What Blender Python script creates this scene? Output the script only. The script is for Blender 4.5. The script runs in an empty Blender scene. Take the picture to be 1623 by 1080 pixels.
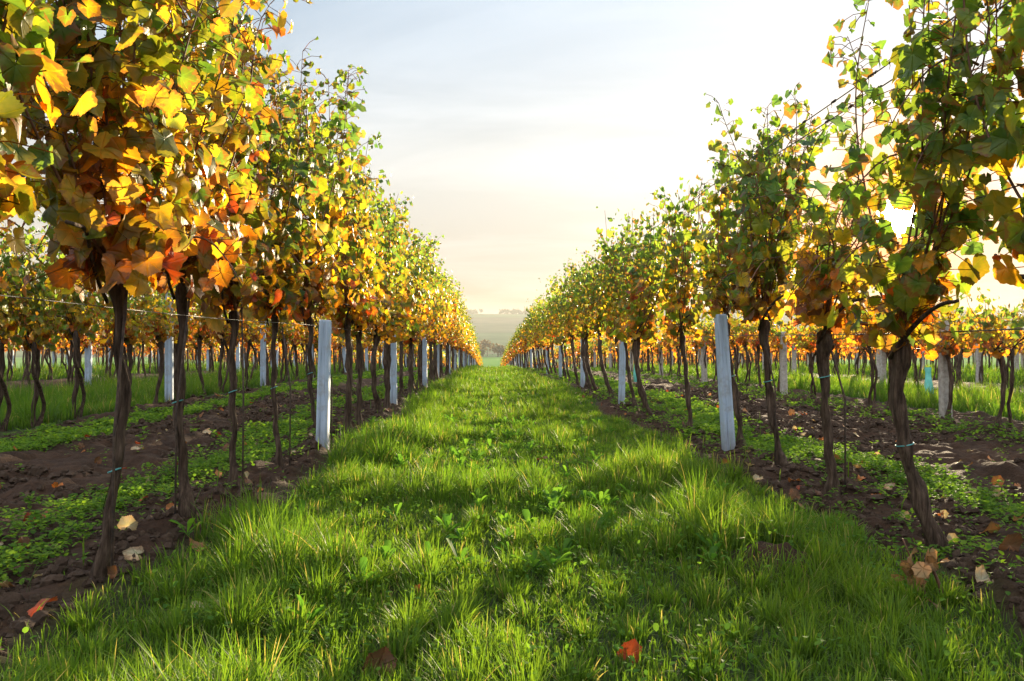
import bpy, math, random
import numpy as np
from mathutils import Vector

# ------------------------------------------------------------------ camera, world, sun, exposure
scn = bpy.context.scene
R = math.radians
CAM_H, FPX, PW, PH = 0.70, 1450.0, 1623.0, 1080.0
VPX = 776.0                                   # where the rows meet in the photograph
YAW = math.atan((PW / 2 - VPX) / FPX)
cam_d = bpy.data.cameras.new('camera')
cam = bpy.data.objects.new('camera', cam_d)
scn.collection.objects.link(cam)
cam.location = (0, 0, CAM_H)
cam.rotation_euler = (R(90), 0, -YAW)
cam_d.sensor_width = 36
cam_d.lens = 36 * FPX / PW
cam_d.clip_start, cam_d.clip_end = 0.05, 8000
scn.camera = cam

SUN_AZ = math.atan((1422 - PW / 2) / FPX) + YAW        # to the right of the rows (+Y)
SUN_EL = math.atan((540 - 346) / math.hypot(FPX, 1422 - PW / 2))
SUN = Vector((math.sin(SUN_AZ) * math.cos(SUN_EL), math.cos(SUN_AZ) * math.cos(SUN_EL), math.sin(SUN_EL)))

SKY_STRENGTH, SUN_STRENGTH, EXPOSURE = 0.05, 5.0, 2.2
w = bpy.data.worlds.new('World')
scn.world = w
w.use_nodes = True
nt = w.node_tree
nt.nodes.clear()


def N(t, kind, **kw):
    n = t.nodes.new(kind)
    for k, v in kw.items():
        if k == 'inp':
            for a, b in v.items():
                n.inputs[a].default_value = b
        else:
            setattr(n, k, v)
    return n


def M(t, op, a, b=None, c=None):
    n = t.nodes.new('ShaderNodeMath')
    n.operation = op
    for i, v in enumerate((a, b, c)):
        if v is None:
            continue
        if isinstance(v, (int, float)):
            n.inputs[i].default_value = v
        else:
            t.links.new(v, n.inputs[i])
    return n.outputs[0]


def MIX(t, fac, a, b, blend='MIX'):
    n = t.nodes.new('ShaderNodeMix')
    n.data_type = 'RGBA'
    n.blend_type = blend
    for s, v in ((n.inputs[0], fac), (n.inputs[6], a), (n.inputs[7], b)):
        if isinstance(v, (int, float)):
            s.default_value = v
        elif isinstance(v, tuple):
            s.default_value = (v[0], v[1], v[2], 1)
        else:
            t.links.new(v, s)
    return n.outputs[2]


sky = N(nt, 'ShaderNodeTexSky', sky_type='NISHITA', sun_disc=False, sun_elevation=SUN_EL,
        sun_rotation=SUN_AZ, altitude=100, air_density=1.0, dust_density=1.2, ozone_density=1.5)
tc = N(nt, 'ShaderNodeTexCoord')
sep = N(nt, 'ShaderNodeSeparateXYZ')
nt.links.new(tc.outputs['Generated'], sep.inputs[0])
dx, dy, dz = sep.outputs
dzc = M(nt, 'MAXIMUM', dz, 0.0)
# thin high cloud, laid on a flat layer overhead
den = M(nt, 'ADD', dzc, 0.12)
cmb = N(nt, 'ShaderNodeCombineXYZ')
nt.links.new(M(nt, 'MULTIPLY', M(nt, 'DIVIDE', dx, den), 0.55), cmb.inputs[0])
nt.links.new(M(nt, 'MULTIPLY', M(nt, 'DIVIDE', dy, den), 1.1), cmb.inputs[1])
cn = N(nt, 'ShaderNodeTexNoise', inp={'Scale': 1.3, 'Detail': 8.0, 'Roughness': 0.58, 'Distortion': 0.6})
nt.links.new(cmb.outputs[0], cn.inputs['Vector'])
cl = N(nt, 'ShaderNodeMapRange', inp={'From Min': 0.40, 'From Max': 0.72, 'To Min': 0.0, 'To Max': 1.0})
nt.links.new(cn.outputs[0], cl.inputs[0])
# bright air round the sun
vd = N(nt, 'ShaderNodeVectorMath', operation='DOT_PRODUCT')
nt.links.new(tc.outputs['Generated'], vd.inputs[0])
vd.inputs[1].default_value = SUN
ang = M(nt, 'ARCCOSINE', M(nt, 'MINIMUM', vd.outputs['Value'], 1.0))
halo1 = M(nt, 'EXPONENT', M(nt, 'DIVIDE', ang, -0.05))
halo2 = M(nt, 'EXPONENT', M(nt, 'DIVIDE', ang, -0.32))
core = N(nt, 'ShaderNodeMapRange', inp={'From Min': 0.021, 'From Max': 0.010, 'To Min': 0.0, 'To Max': 1.0})
nt.links.new(ang, core.inputs[0])


def scaled(col, fac):
    n = N(nt, 'ShaderNodeVectorMath', operation='SCALE')
    if isinstance(col, tuple):
        n.inputs[0].default_value = col
    else:
        nt.links.new(col, n.inputs[0])
    if isinstance(fac, (int, float)):
        n.inputs['Scale'].default_value = fac
    else:
        nt.links.new(fac, n.inputs['Scale'])
    return n.outputs[0]


def vadd(a, b):
    n = N(nt, 'ShaderNodeVectorMath', operation='ADD')
    nt.links.new(a, n.inputs[0])
    nt.links.new(b, n.inputs[1])
    return n.outputs[0]


base = scaled(sky.outputs[0], 0.045)
warm = M(nt, 'EXPONENT', M(nt, 'DIVIDE', dzc, -0.10))
clear = M(nt, 'SUBTRACT', 1.0, M(nt, 'EXPONENT', M(nt, 'DIVIDE', dzc, -0.19)))
veil = M(nt, 'MULTIPLY', clear, M(nt, 'EXPONENT', M(nt, 'DIVIDE', ang, -0.7)))
band = M(nt, 'EXPONENT', M(nt, 'MULTIPLY', M(nt, 'POWER', M(nt, 'DIVIDE', M(nt, 'SUBTRACT', dzc, 0.16), 0.11), 2.0), -1.0))
base = vadd(base, scaled((1.35, 1.05, 0.58), band))
tot = vadd(base, scaled((1.0, 0.97, 0.93), M(nt, 'MULTIPLY', cl.outputs[0], 0.95)))
tot = vadd(tot, scaled((1.0, 0.36, 0.0), M(nt, 'MULTIPLY', warm, 0.9)))
tot = vadd(tot, scaled((1.0, 0.86, 0.68), M(nt, 'MULTIPLY', veil, 3.4)))
tot = vadd(tot, scaled((0.90, 1.80, 2.85), clear))
tot = vadd(tot, scaled((1.0, 0.74, 0.40), M(nt, 'MULTIPLY', halo1, 7.0)))
tot = vadd(tot, scaled((1.0, 0.86, 0.68), M(nt, 'MULTIPLY', halo2, 1.0)))
gold = M(nt, 'EXPONENT', M(nt, 'MULTIPLY', M(nt, 'POWER', M(nt, 'DIVIDE', ang, 0.085), 2.0), -1.0))
gm = N(nt, 'ShaderNodeVectorMath', operation='MULTIPLY')
gc = N(nt, 'ShaderNodeCombineXYZ', inp={'X': 1.0})
nt.links.new(M(nt, 'SUBTRACT', 1.0, M(nt, 'MULTIPLY', gold, 0.62)), gc.inputs[1])
nt.links.new(M(nt, 'SUBTRACT', 1.0, M(nt, 'MULTIPLY', gold, 0.90)), gc.inputs[2])
nt.links.new(tot, gm.inputs[0])
nt.links.new(gc.outputs[0], gm.inputs[1])
tot = gm.outputs[0]
tot = vadd(tot, scaled((1.0, 0.88, 0.62), M(nt, 'MULTIPLY', core.outputs[0], 400.0)))
# unseen sky brightened overhead and opposite the sun, added to lift the shadows
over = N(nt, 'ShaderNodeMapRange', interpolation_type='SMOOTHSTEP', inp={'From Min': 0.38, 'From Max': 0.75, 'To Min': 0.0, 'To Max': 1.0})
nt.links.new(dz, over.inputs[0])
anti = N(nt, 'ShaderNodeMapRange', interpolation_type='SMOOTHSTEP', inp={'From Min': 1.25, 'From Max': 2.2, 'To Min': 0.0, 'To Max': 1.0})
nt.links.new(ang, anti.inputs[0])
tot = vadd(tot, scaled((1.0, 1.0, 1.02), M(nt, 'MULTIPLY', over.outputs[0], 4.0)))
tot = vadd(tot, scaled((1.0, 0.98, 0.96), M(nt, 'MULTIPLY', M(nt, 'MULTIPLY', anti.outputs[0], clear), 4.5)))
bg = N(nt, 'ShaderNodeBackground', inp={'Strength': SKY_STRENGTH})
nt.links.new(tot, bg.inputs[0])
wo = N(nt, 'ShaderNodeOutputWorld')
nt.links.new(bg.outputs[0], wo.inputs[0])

sd = bpy.data.lights.new('sun', 'SUN')
sd.energy, sd.angle, sd.color = SUN_STRENGTH, R(0.5), (1.0, 0.80, 0.52)
sun = bpy.data.objects.new('sun', sd)
scn.collection.objects.link(sun)
sun.rotation_euler = (-SUN).to_track_quat('-Z', 'Y').to_euler()
sun.location = SUN * 60

scn.view_settings.view_transform = 'Standard'
scn.view_settings.look = 'None'
scn.view_settings.exposure = EXPOSURE
scn.view_settings.gamma = 1
scn.view_settings.use_curve_mapping = False
scn.cycles.max_bounces = 8
scn.cycles.transparent_max_bounces = 8
scn.cycles.volume_bounces = 1
scn.cycles.sample_clamp_indirect = 4
scn.cycles.use_denoising = True

# ------------------------------------------------------------------ helpers
rng = np.random.default_rng(7)
random.seed(7)
COL = scn.collection.objects


def hsh(ix, iy, s):
    v = np.sin(ix * 127.1 + iy * 311.7 + s * 74.7) * 43758.5453
    return v - np.floor(v)


def vnoise(x, y, s=0.0):
    ix, iy = np.floor(x), np.floor(y)
    fx, fy = x - ix, y - iy
    fx, fy = fx * fx * (3 - 2 * fx), fy * fy * (3 - 2 * fy)
    a, b = hsh(ix, iy, s), hsh(ix + 1, iy, s)
    c, d = hsh(ix, iy + 1, s), hsh(ix + 1, iy + 1, s)
    return (a * (1 - fx) + b * fx) * (1 - fy) + (c * (1 - fx) + d * fx) * fy


def fbm(x, y, o=4, s=0.0):
    v, a, t = 0, 0.5, 0
    for i in range(o):
        v = v + a * vnoise(x, y, s + i * 3.1)
        t += a
        x, y, a = x * 2.03 + 5.2, y * 2.03 + 1.7, a * 0.5
    return v / t


def sstep(a, b, x):
    t = np.clip((x - a) / (b - a), 0, 1)
    return t * t * (3 - 2 * t)


def mesh_obj(name, V, F, mat, parent=None, col=None, smooth=True, me=None):
    """one mesh object from vertex array V and face arrays F (a list of (n, k) arrays)"""
    if me is None:
        me = bpy.data.meshes.new(name)
        V = np.asarray(V, np.float32)
        F = [np.asarray(f, np.int32) for f in (F if isinstance(F, list) else [F])]
        F = [f for f in F if len(f)]
        me.vertices.add(len(V))
        me.vertices.foreach_set('co', V.ravel())
        loops = np.concatenate([f.ravel() for f in F])
        sizes = np.concatenate([np.full(len(f), f.shape[1], np.int32) for f in F])
        starts = np.concatenate([[0], np.cumsum(sizes)[:-1]]).astype(np.int32)
        me.loops.add(len(loops))
        me.loops.foreach_set('vertex_index', loops)
        me.polygons.add(len(sizes))
        me.polygons.foreach_set('loop_start', starts)
        me.polygons.foreach_set('loop_total', sizes)
        me.polygons.foreach_set('use_smooth', np.full(len(sizes), smooth, bool))
        if col is not None:
            at = me.color_attributes.new('Col', 'FLOAT_COLOR', 'POINT')
            c4 = np.ones((len(V), 4), np.float32)
            c4[:, :3] = col[:, :3]
            at.data.foreach_set('color', c4.ravel())
            if col.shape[1] == 6:                                 # r: vein, g: nearness to the leaf margin, b: one number per leaf
                ax = me.color_attributes.new('Aux', 'FLOAT_COLOR', 'POINT')
                c4[:, :3] = col[:, 3:]
                ax.data.foreach_set('color', c4.ravel())
        me.update(calc_edges=True)
        me.validate()
        me.materials.append(mat)
    o = bpy.data.objects.new(name, me)
    COL.link(o)
    if parent is not None:
        o.parent = parent
    return o


def tag(o, label=None, cat=None, group=None, kind=None):
    for k, v in (('label', label), ('category', cat), ('group', group), ('kind', kind)):
        if v:
            o[k] = v
    return o


def empty(name, loc, rz=0.0):
    o = bpy.data.objects.new(name, None)
    o.empty_display_size = 0.1
    COL.link(o)
    o.location = loc
    o.rotation_euler = (0, 0, rz)
    return o


def dup(root, skip=()):
    r = root.copy()
    COL.link(r)
    for k in list(r.keys()):
        if k in ('label', 'group', 'category'):
            del r[k]
    for ch in list(root.children):
        if ch.name.split('.')[0] in skip:
            continue
        c = ch.copy()
        COL.link(c)
        c.parent = r
    return r


def tube(P, rad, sides=8, cap=True):
    """swept tube along polyline P with radii rad: V, [quads, tris]"""
    P = np.asarray(P, float)
    n = len(P)
    rad = np.broadcast_to(np.asarray(rad, float), (n,))
    T = np.gradient(P, axis=0)
    T /= np.linalg.norm(T, axis=1)[:, None] + 1e-9
    ref = np.array([0.13, 1.0, 0.07]) if abs(T[:, 1]).mean() < 0.8 else np.array([1.0, 0.1, 0.05])
    A = np.cross(T, ref)
    A /= np.linalg.norm(A, axis=1)[:, None] + 1e-9
    B = np.cross(T, A)
    th = np.linspace(0, 2 * math.pi, sides, endpoint=False)
    V = P[:, None, :] + rad[:, None, None] * (np.cos(th)[None, :, None] * A[:, None, :] + np.sin(th)[None, :, None] * B[:, None, :])
    V = V.reshape(-1, 3)
    i, j = np.meshgrid(np.arange(n - 1), np.arange(sides), indexing='ij')
    a, b = i * sides + j, i * sides + (j + 1) % sides
    Q = np.stack([a, b, b + sides, a + sides], -1).reshape(-1, 4)
    Tn = np.zeros((0, 3), int)
    if cap:
        V = np.vstack([V, P[:1], P[-1:]])
        k = np.arange(sides)
        t0 = np.stack([np.full(sides, n * sides), (k + 1) % sides, k], 1)
        e = (n - 1) * sides
        t1 = np.stack([np.full(sides, n * sides + 1), e + k, e + (k + 1) % sides], 1)
        Tn = np.vstack([t0, t1])
    return V, [Q, Tn]


def join(parts):
    """merge [(V, [F...]), ...] keeping quads and tris apart"""
    Vs, Q, T, off = [], [], [], 0
    for V, F in parts:
        for f in F:
            if len(f):
                (Q if f.shape[1] == 4 else T).append(f + off)
        Vs.append(V)
        off += len(V)
    return np.vstack(Vs), [np.vstack(Q) if Q else np.zeros((0, 4), int), np.vstack(T) if T else np.zeros((0, 3), int)]


# ------------------------------------------------------------------ materials
def new_mat(name):
    m = bpy.data.materials.new(name)
    m.use_nodes = True
    t = m.node_tree
    t.nodes.clear()
    out = t.nodes.new('ShaderNodeOutputMaterial')
    return m, t, out


def noise(t, scale, detail=4.0, rough=0.55, vec=None):
    n = N(t, 'ShaderNodeTexNoise', inp={'Scale': scale, 'Detail': detail, 'Roughness': rough})
    if vec is not None:
        t.links.new(vec, n.inputs['Vector'])
    return n.outputs[0]


def ramp(t, fac, stops):
    r = t.nodes.new('ShaderNodeValToRGB')
    e = r.color_ramp.elements
    while len(e) < len(stops):
        e.new(0.5)
    for k, (p, c) in enumerate(stops):
        e[k].position = p
        e[k].color = (c[0], c[1], c[2], 1)
    t.links.new(fac, r.inputs[0])
    return r.outputs[0]


def leaf_mat(name, trans, blot, blot_col, rough=0.42, tint=(1.25, 1.2, 0.7), spec=0.35):
    """thin leaf: reflects its own colour and lets a warmer one through"""
    m, t, out = new_mat(name)
    at = N(t, 'ShaderNodeAttribute', attribute_name='Col')
    geo = N(t, 'ShaderNodeTexCoord')
    c = at.outputs[0]
    bump = None
    if blot:
        ax = N(t, 'ShaderNodeSeparateColor')
        t.links.new(N(t, 'ShaderNodeAttribute', attribute_name='Aux').outputs[0], ax.inputs[0])
        vein, edge, rnd = ax.outputs
        o_ = geo.outputs['Object']
        n2 = noise(t, 19.0, 3.0, 0.6, o_)
        # mottling between the veins: fresher and yellower patches
        k2 = N(t, 'ShaderNodeMapRange', inp={'From Min': 0.34, 'From Max': 0.66, 'To Min': 0.0, 'To Max': 1.0})
        t.links.new(n2, k2.inputs[0])
        c = MIX(t, k2.outputs[0], MIX(t, 1.0, c, (0.55, 0.74, 0.75), 'MULTIPLY'), MIX(t, 1.0, c, (1.3, 1.14, 0.95), 'MULTIPLY'))
        # dead brown margins and blotches, more on some leaves than on others
        n1 = noise(t, 46.0, 4.0, 0.65, o_)
        e = M(t, 'ADD', M(t, 'MULTIPLY', edge, 0.42), M(t, 'ADD', M(t, 'MULTIPLY', n1, 0.95), M(t, 'MULTIPLY', rnd, 0.42)))
        k = N(t, 'ShaderNodeMapRange', inp={'From Min': 1.08, 'From Max': 1.20, 'To Min': 0.0, 'To Max': blot})
        t.links.new(e, k.inputs[0])
        c = MIX(t, k.outputs[0], c, blot_col)
        # pale veins
        v_ = M(t, 'POWER', vein, 3.0)
        c = MIX(t, M(t, 'MULTIPLY', v_, 0.6), c, MIX(t, 1.0, c, (1.7, 1.6, 1.5), 'MULTIPLY'))
        bump = N(t, 'ShaderNodeBump', inp={'Strength': 0.9, 'Distance': 0.006})
        t.links.new(M(t, 'SUBTRACT', M(t, 'MULTIPLY', n2, 0.8), v_), bump.inputs['Height'])
    p = N(t, 'ShaderNodeBsdfPrincipled', inp={'Roughness': rough, 'Specular IOR Level': spec})
    t.links.new(c, p.inputs['Base Color'])
    if bump:
        t.links.new(bump.outputs[0], p.inputs['Normal'])
    tr = t.nodes.new('ShaderNodeBsdfTranslucent')
    vm = N(t, 'ShaderNodeVectorMath', operation='MULTIPLY')
    t.links.new(c, vm.inputs[0])
    vm.inputs[1].default_value = tint
    t.links.new(vm.outputs[0], tr.inputs[0])
    mx = t.nodes.new('ShaderNodeMixShader')
    mx.inputs[0].default_value = trans
    t.links.new(p.outputs[0], mx.inputs[1])
    t.links.new(tr.outputs[0], mx.inputs[2])
    t.links.new(mx.outputs[0], out.inputs[0])
    return m


def solid_mat(name, build, rough=0.85, bump=None, spec=0.3):
    m, t, out = new_mat(name)
    tcn = N(t, 'ShaderNodeTexCoord')
    c, h = build(t, tcn.outputs['Object'])
    p = N(t, 'ShaderNodeBsdfPrincipled', inp={'Roughness': rough, 'Specular IOR Level': spec})
    t.links.new(c, p.inputs['Base Color'])
    if h is not None:
        b = N(t, 'ShaderNodeBump', inp={'Strength': bump[0], 'Distance': bump[1]})
        t.links.new(h, b.inputs['Height'])
        t.links.new(b.outputs[0], p.inputs['Normal'])
    t.links.new(p.outputs[0], out.inputs[0])
    return m


M_LEAF = leaf_mat('vine_leaf', 0.64, 0.85, (0.21, 0.085, 0.03), tint=(1.42, 1.30, 0.65), rough=.42, spec=.45)
M_DRY = leaf_mat('dry_leaf', 0.25, 0.6, (0.12, 0.06, 0.03), rough=0.7)
M_GRASS = leaf_mat('grass_blade', 0.6, 0, None, rough=0.55, tint=(1.3, 1.25, 0.6), spec=0.22)
M_WEED = leaf_mat('weed_leaf', 0.58, 0, None, rough=0.7, tint=(1.35, 1.3, 0.6), spec=0.10)
M_FAR_LEAF = leaf_mat('far_leaf', 0.3, 0, None, rough=0.8, spec=0.1)


def b_bark(t, v):
    mp = N(t, 'ShaderNodeMapping', inp={'Scale': (1.0, 1.0, 0.12)})
    t.links.new(v, mp.inputs[0])
    n1 = noise(t, 90.0, 5.0, 0.65, mp.outputs[0])
    n2 = noise(t, 7.0, 3.0, 0.5, v)
    c = ramp(t, n1, [(0.30, (0.022, 0.016, 0.012)), (0.52, (0.075, 0.052, 0.038)), (0.75, (0.17, 0.125, 0.095))])
    c2 = ramp(t, n2, [(0.35, (0.7, 0.62, 0.55)), (0.65, (1.15, 1.1, 1.05))])
    return MIX(t, 1.0, c, c2, 'MULTIPLY'), n1


M_BARK = solid_mat('vine_bark', b_bark, 0.9, (0.9, 0.008), spec=0.15)


def b_cane(t, v):
    n1 = noise(t, 30.0, 3.0, 0.6, v)
    return ramp(t, n1, [(0.3, (0.07, 0.03, 0.018)), (0.7, (0.20, 0.095, 0.05))]), n1


M_CANE = solid_mat('vine_cane', b_cane, 0.6, (0.3, 0.002))


def b_post(t, v):
    n1 = noise(t, 14.0, 5.0, 0.6, v)
    mp = N(t, 'ShaderNodeMapping', inp={'Scale': (1.0, 1.0, 0.06)})
    t.links.new(v, mp.inputs[0])
    n2 = noise(t, 60.0, 4.0, 0.6, mp.outputs[0])
    a = ramp(t, n2, [(0.28, (0.15, 0.18, 0.23)), (0.44, (0.36, 0.44, 0.54)), (0.8, (0.46, 0.54, 0.64))])
    k = N(t, 'ShaderNodeMapRange', inp={'From Min': 0.50, 'From Max': 0.66, 'To Min': 0.0, 'To Max': 0.75})
    t.links.new(n1, k.inputs[0])
    c = MIX(t, k.outputs[0], a, (0.30, 0.30, 0.31))
    z = N(t, 'ShaderNodeSeparateXYZ')
    t.links.new(v, z.inputs[0])
    sp_ = N(t, 'ShaderNodeMapRange', inp={'From Min': 0.30, 'From Max': 0.0, 'To Min': 0.0, 'To Max': 0.9})
    t.links.new(M(t, 'ADD', z.outputs[2], M(t, 'MULTIPLY', n1, 0.25)), sp_.inputs[0])
    return MIX(t, sp_.outputs[0], c, (0.13, 0.095, 0.07)), n2


M_POST = solid_mat('whitewashed_post', b_post, 0.7, (0.35, 0.003))


def b_post2(t, v):
    n1 = noise(t, 22.0, 6.0, 0.65, v)
    return ramp(t, n1, [(0.3, (0.22, 0.19, 0.16)), (0.55, (0.42, 0.38, 0.33)), (0.8, (0.55, 0.52, 0.47))]), n1


M_POST2 = solid_mat('weathered_post', b_post2, 0.9, (0.5, 0.003))
M_WIRE = solid_mat('steel_wire', lambda t, v: (ramp(t, noise(t, 40.0, 3.0, 0.5, v), [(0.3, (0.04, 0.034, 0.03)), (0.7, (0.13, 0.115, 0.10))]), None), 0.5)
M_ROD = solid_mat('rusty_rod', lambda t, v: (ramp(t, noise(t, 60.0, 3.0, 0.5, v), [(0.3, (0.03, 0.022, 0.018)), (0.7, (0.10, 0.065, 0.045))]), None), 0.8)
M_TIE = solid_mat('tie_twine', lambda t, v: (ramp(t, noise(t, 80.0, 2.0, 0.5, v), [(0.3, (0.05, 0.20, 0.20)), (0.7, (0.12, 0.38, 0.36))]), None), 0.6)
M_TEAL = solid_mat('teal_plastic', lambda t, v: (ramp(t, noise(t, 12.0, 2.0, 0.5, v), [(0.3, (0.10, 0.42, 0.36)), (0.7, (0.20, 0.60, 0.52))]), None), 0.5)


def b_ground(t, v):
    at = N(t, 'ShaderNodeAttribute', attribute_name='Col')
    n1 = noise(t, 26.0, 8.0, 0.7, v)
    n2 = noise(t, 3.0, 4.0, 0.6, v)
    k = ramp(t, n1, [(0.28, (0.45, 0.42, 0.40)), (0.55, (1.0, 1.0, 1.0)), (0.8, (1.7, 1.6, 1.5))])
    k2 = ramp(t, n2, [(0.3, (0.75, 0.75, 0.78)), (0.7, (1.2, 1.15, 1.1))])
    c = MIX(t, 1.0, at.outputs[0], k, 'MULTIPLY')
    return MIX(t, 1.0, c, k2, 'MULTIPLY'), n1


M_GROUND = solid_mat('vineyard_soil', b_ground, 0.95, (1.0, 0.035), spec=0.15)
M_CLOD = solid_mat('soil_clod', lambda t, v: (ramp(t, noise(t, 18.0, 6.0, 0.7, v), [(0.3, (0.026, 0.016, 0.010)), (0.55, (0.055, 0.034, 0.022)), (0.8, (0.10, 0.064, 0.044))]), noise(t, 60.0, 5.0, 0.7, v)), 0.95, (0.8, 0.01), spec=0.15)
M_MEADOW = solid_mat('valley_meadow', lambda t, v: (ramp(t, noise(t, 0.02, 5.0, 0.6, v), [(0.3, (0.11, 0.20, 0.05)), (0.7, (0.15, 0.25, 0.07))]), None), 1.0, spec=0.0)


def b_hill(t, v):
    mp = N(t, 'ShaderNodeMapping', inp={'Scale': (0.0012, 0.006, 0.0)})
    t.links.new(v, mp.inputs[0])
    vo = N(t, 'ShaderNodeTexVoronoi', inp={'Scale': 1.0})
    t.links.new(mp.outputs[0], vo.inputs['Vector'])
    s = N(t, 'ShaderNodeSeparateColor')
    t.links.new(vo.outputs['Color'], s.inputs[0])
    c = ramp(t, s.outputs[0], [(0.0, (0.13, 0.14, 0.08)), (0.35, (0.08, 0.12, 0.06)), (0.6, (0.15, 0.13, 0.09)), (1.0, (0.07, 0.12, 0.06))])
    n2 = noise(t, 0.02, 5.0, 0.6, v)
    return MIX(t, 1.0, c, ramp(t, n2, [(0.3, (0.75, 0.75, 0.75)), (0.7, (1.2, 1.2, 1.2))]), 'MULTIPLY'), None


M_HILL = solid_mat('hill_fields', b_hill, 1.0, spec=0.0)

# ------------------------------------------------------------------ terrain
ROWS_L = [-1.05 - 0.0, -3.75, -6.3, -8.9, -11.5, -14.1, -16.7, -19.3]
ROWS_R = [1.45, 3.85, 6.3, 8.8, 11.3, 13.8, 16.3, 18.8, 21.3]
ROWS = np.array(sorted(ROWS_L + ROWS_R))


def slope(y):
    y = np.asarray(y, float)
    a = 0.000344
    yc = np.clip(y, 0, 100)
    z = -a * yc * yc
    e = np.clip(y - 100, 0, 110)
    return z - (0.0688 * e - 0.0688 * e * e / 220.0)


def soil_mask(x, y):
    """1 where the ground is ploughed, 0 where grass grows"""
    wob = (fbm(x * 0.8, y * 0.8, 3, 4.0) - 0.5) * 0.5
    xx = x + wob
    m = sstep(-3.75, -3.55, xx) * (1 - sstep(-1.05, -0.80, xx))
    m = np.maximum(m, sstep(1.16, 1.34, xx) * (1 - sstep(4.4, 4.7, xx)))
    m = np.maximum(m, sstep(-9.0, -8.8, xx) * (1 - sstep(-6.5, -6.2, xx)))
    m = np.maximum(m, sstep(6.3, 6.5, xx) * (1 - sstep(8.7, 9.0, xx)))
    return m


def weed_mask(x, y):
    """where low green weeds cover the ploughed soil"""
    wob = (fbm(x * 1.1, y * 0.6, 3, 9.0) - 0.5) * 0.7
    xx = x + wob
    p = np.exp(-((xx + 2.92) / 0.2) ** 2) + 0.75 * np.exp(-((xx + 1.52) / 0.22) ** 2)
    p = p + 1.2 * np.exp(-((xx - 1.98) / 0.20) ** 2) + 0.35 * np.exp(-((xx - 1.5) / 0.2) ** 2) + 0.33 * np.exp(-((xx - 3.6) / 0.4) ** 2)
    return np.clip(p * (0.35 + 1.3 * fbm(x * 2.2, y * 2.2, 3, 21.0)), 0, 1)


def height(x, y):
    x, y = np.asarray(x, float), np.asarray(y, float)
    z = slope(y)
    near = 1 - sstep(25, 60, y)
    z = z + 0.02 * np.exp(-((x[..., None] - ROWS) / 0.2) ** 2).sum(-1) * near
    m = soil_mask(x, y) * (1 - 0.5 * weed_mask(x, y))
    b = fbm(x * 4.4, y * 3.0, 2, 2.0)
    b2 = np.abs(vnoise(x * 9, y * 8, 5.0) - 0.5) * 2
    z = z + near * m * (0.10 * b + 0.05 * b2 + 0.022 * (vnoise(x * 15, y * 14, 8.0) - .5) * sstep(0.1, 0.5, 1 - y / 14) - 0.05)
    z = z + near * 0.05 * (fbm(x * 1.3, y * 1.3, 3, 14.0) - 0.5)
    z = z + 0.07 * np.exp(-(((x - 0.89) / 0.13) ** 2 + ((y - 2.83) / 0.13) ** 2)) * (0.6 + 0.8 * fbm(x * 25, y * 25, 3, 31.0))   # small heap of earth in the grass
    return z


def gy(x, y):
    return float(height(np.array([x]), np.array([y]))[0])


def axis(lo, hi, fine, step, g):
    a = list(np.arange(fine[0], fine[1], step))
    s = step
    while a[-1] < hi:
        s *= g
        a.append(a[-1] + s)
    b, s, p = [], step, a[0]
    while p > lo:
        s *= g
        p -= s
        b.append(p)
    return np.array(b[::-1] + a)


def sheet(name, X, Y, zf, mat, label=None, colf=None, kind='structure'):
    gx, gyy = np.meshgrid(X, Y, indexing='xy')
    z = zf(gx, gyy)
    V = np.stack([gx, gyy, z], -1).reshape(-1, 3)
    nx, ny = len(X), len(Y)
    i, j = np.meshgrid(np.arange(ny - 1), np.arange(nx - 1), indexing='ij')
    a = i * nx + j
    Q = np.stack([a, a + 1, a + nx + 1, a + nx], -1).reshape(-1, 4)
    col = colf(gx, gyy).reshape(-1, 3) if colf else None
    return tag(mesh_obj(name, V, Q, mat, col=col), label, name.replace('_', ' '), None, kind)


def ground_col(x, y):
    m = np.maximum(soil_mask(x, y), 0.0)[..., None]
    heap = np.exp(-(((x - 0.89) / 0.16) ** 2 + ((y - 2.83) / 0.16) ** 2))[..., None]
    m = np.clip(m + 1.4 * heap, 0, 1)
    soil = np.array([0.056, 0.030, 0.017])
    turf = np.array([0.040, 0.062, 0.014])
    f = fbm(x * 1.5, y * 1.5, 3, 17.0)[..., None]
    far = sstep(18, 50, y)[..., None]
    turf = turf * (1 - far) + np.array([0.075, 0.15, 0.018]) * far
    c = soil * m + turf * (1 - m)
    wm = (weed_mask(x, y) * sstep(10, 30, y))[..., None] * m
    c = c * (1 - wm) + np.array([0.07, 0.12, 0.02]) * wm
    return c * (0.8 + 0.4 * f)


GX = axis(-420, 420, (-4.6, 4.8), 0.03, 1.09)
GY = axis(-12, 211, (0.9, 8.5), 0.028, 1.022)
sheet('ground', GX, GY, height, M_GROUND, 'dark ploughed vineyard soil falling away between the vine rows', ground_col)
sheet('meadow', np.linspace(-1800, 1800, 25), np.linspace(GY[-1] - 0.4, 432, 8), lambda x, y: np.full(x.shape, -7.245), M_MEADOW,
      'pale green meadow in the valley beyond the vines')


def hill_z(x, y):
    t = np.clip((y - 425) / 1080, 0, 1)
    z = -7.3 + 51.5 * (t * t * (3 - 2 * t)) + 5.0 * (fbm(x * 0.0018, y * 0.0018, 3, 3.0) - 0.5) * sstep(430, 700, y)
    return z - 0.002 * x * sstep(600, 1400, y) - sstep(1505, 1850, y) * 8


sheet('hills', np.linspace(-1900, 1900, 120), np.linspace(425, 1850, 90), hill_z, M_HILL, 'long hazy hill of fields on the horizon')

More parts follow.
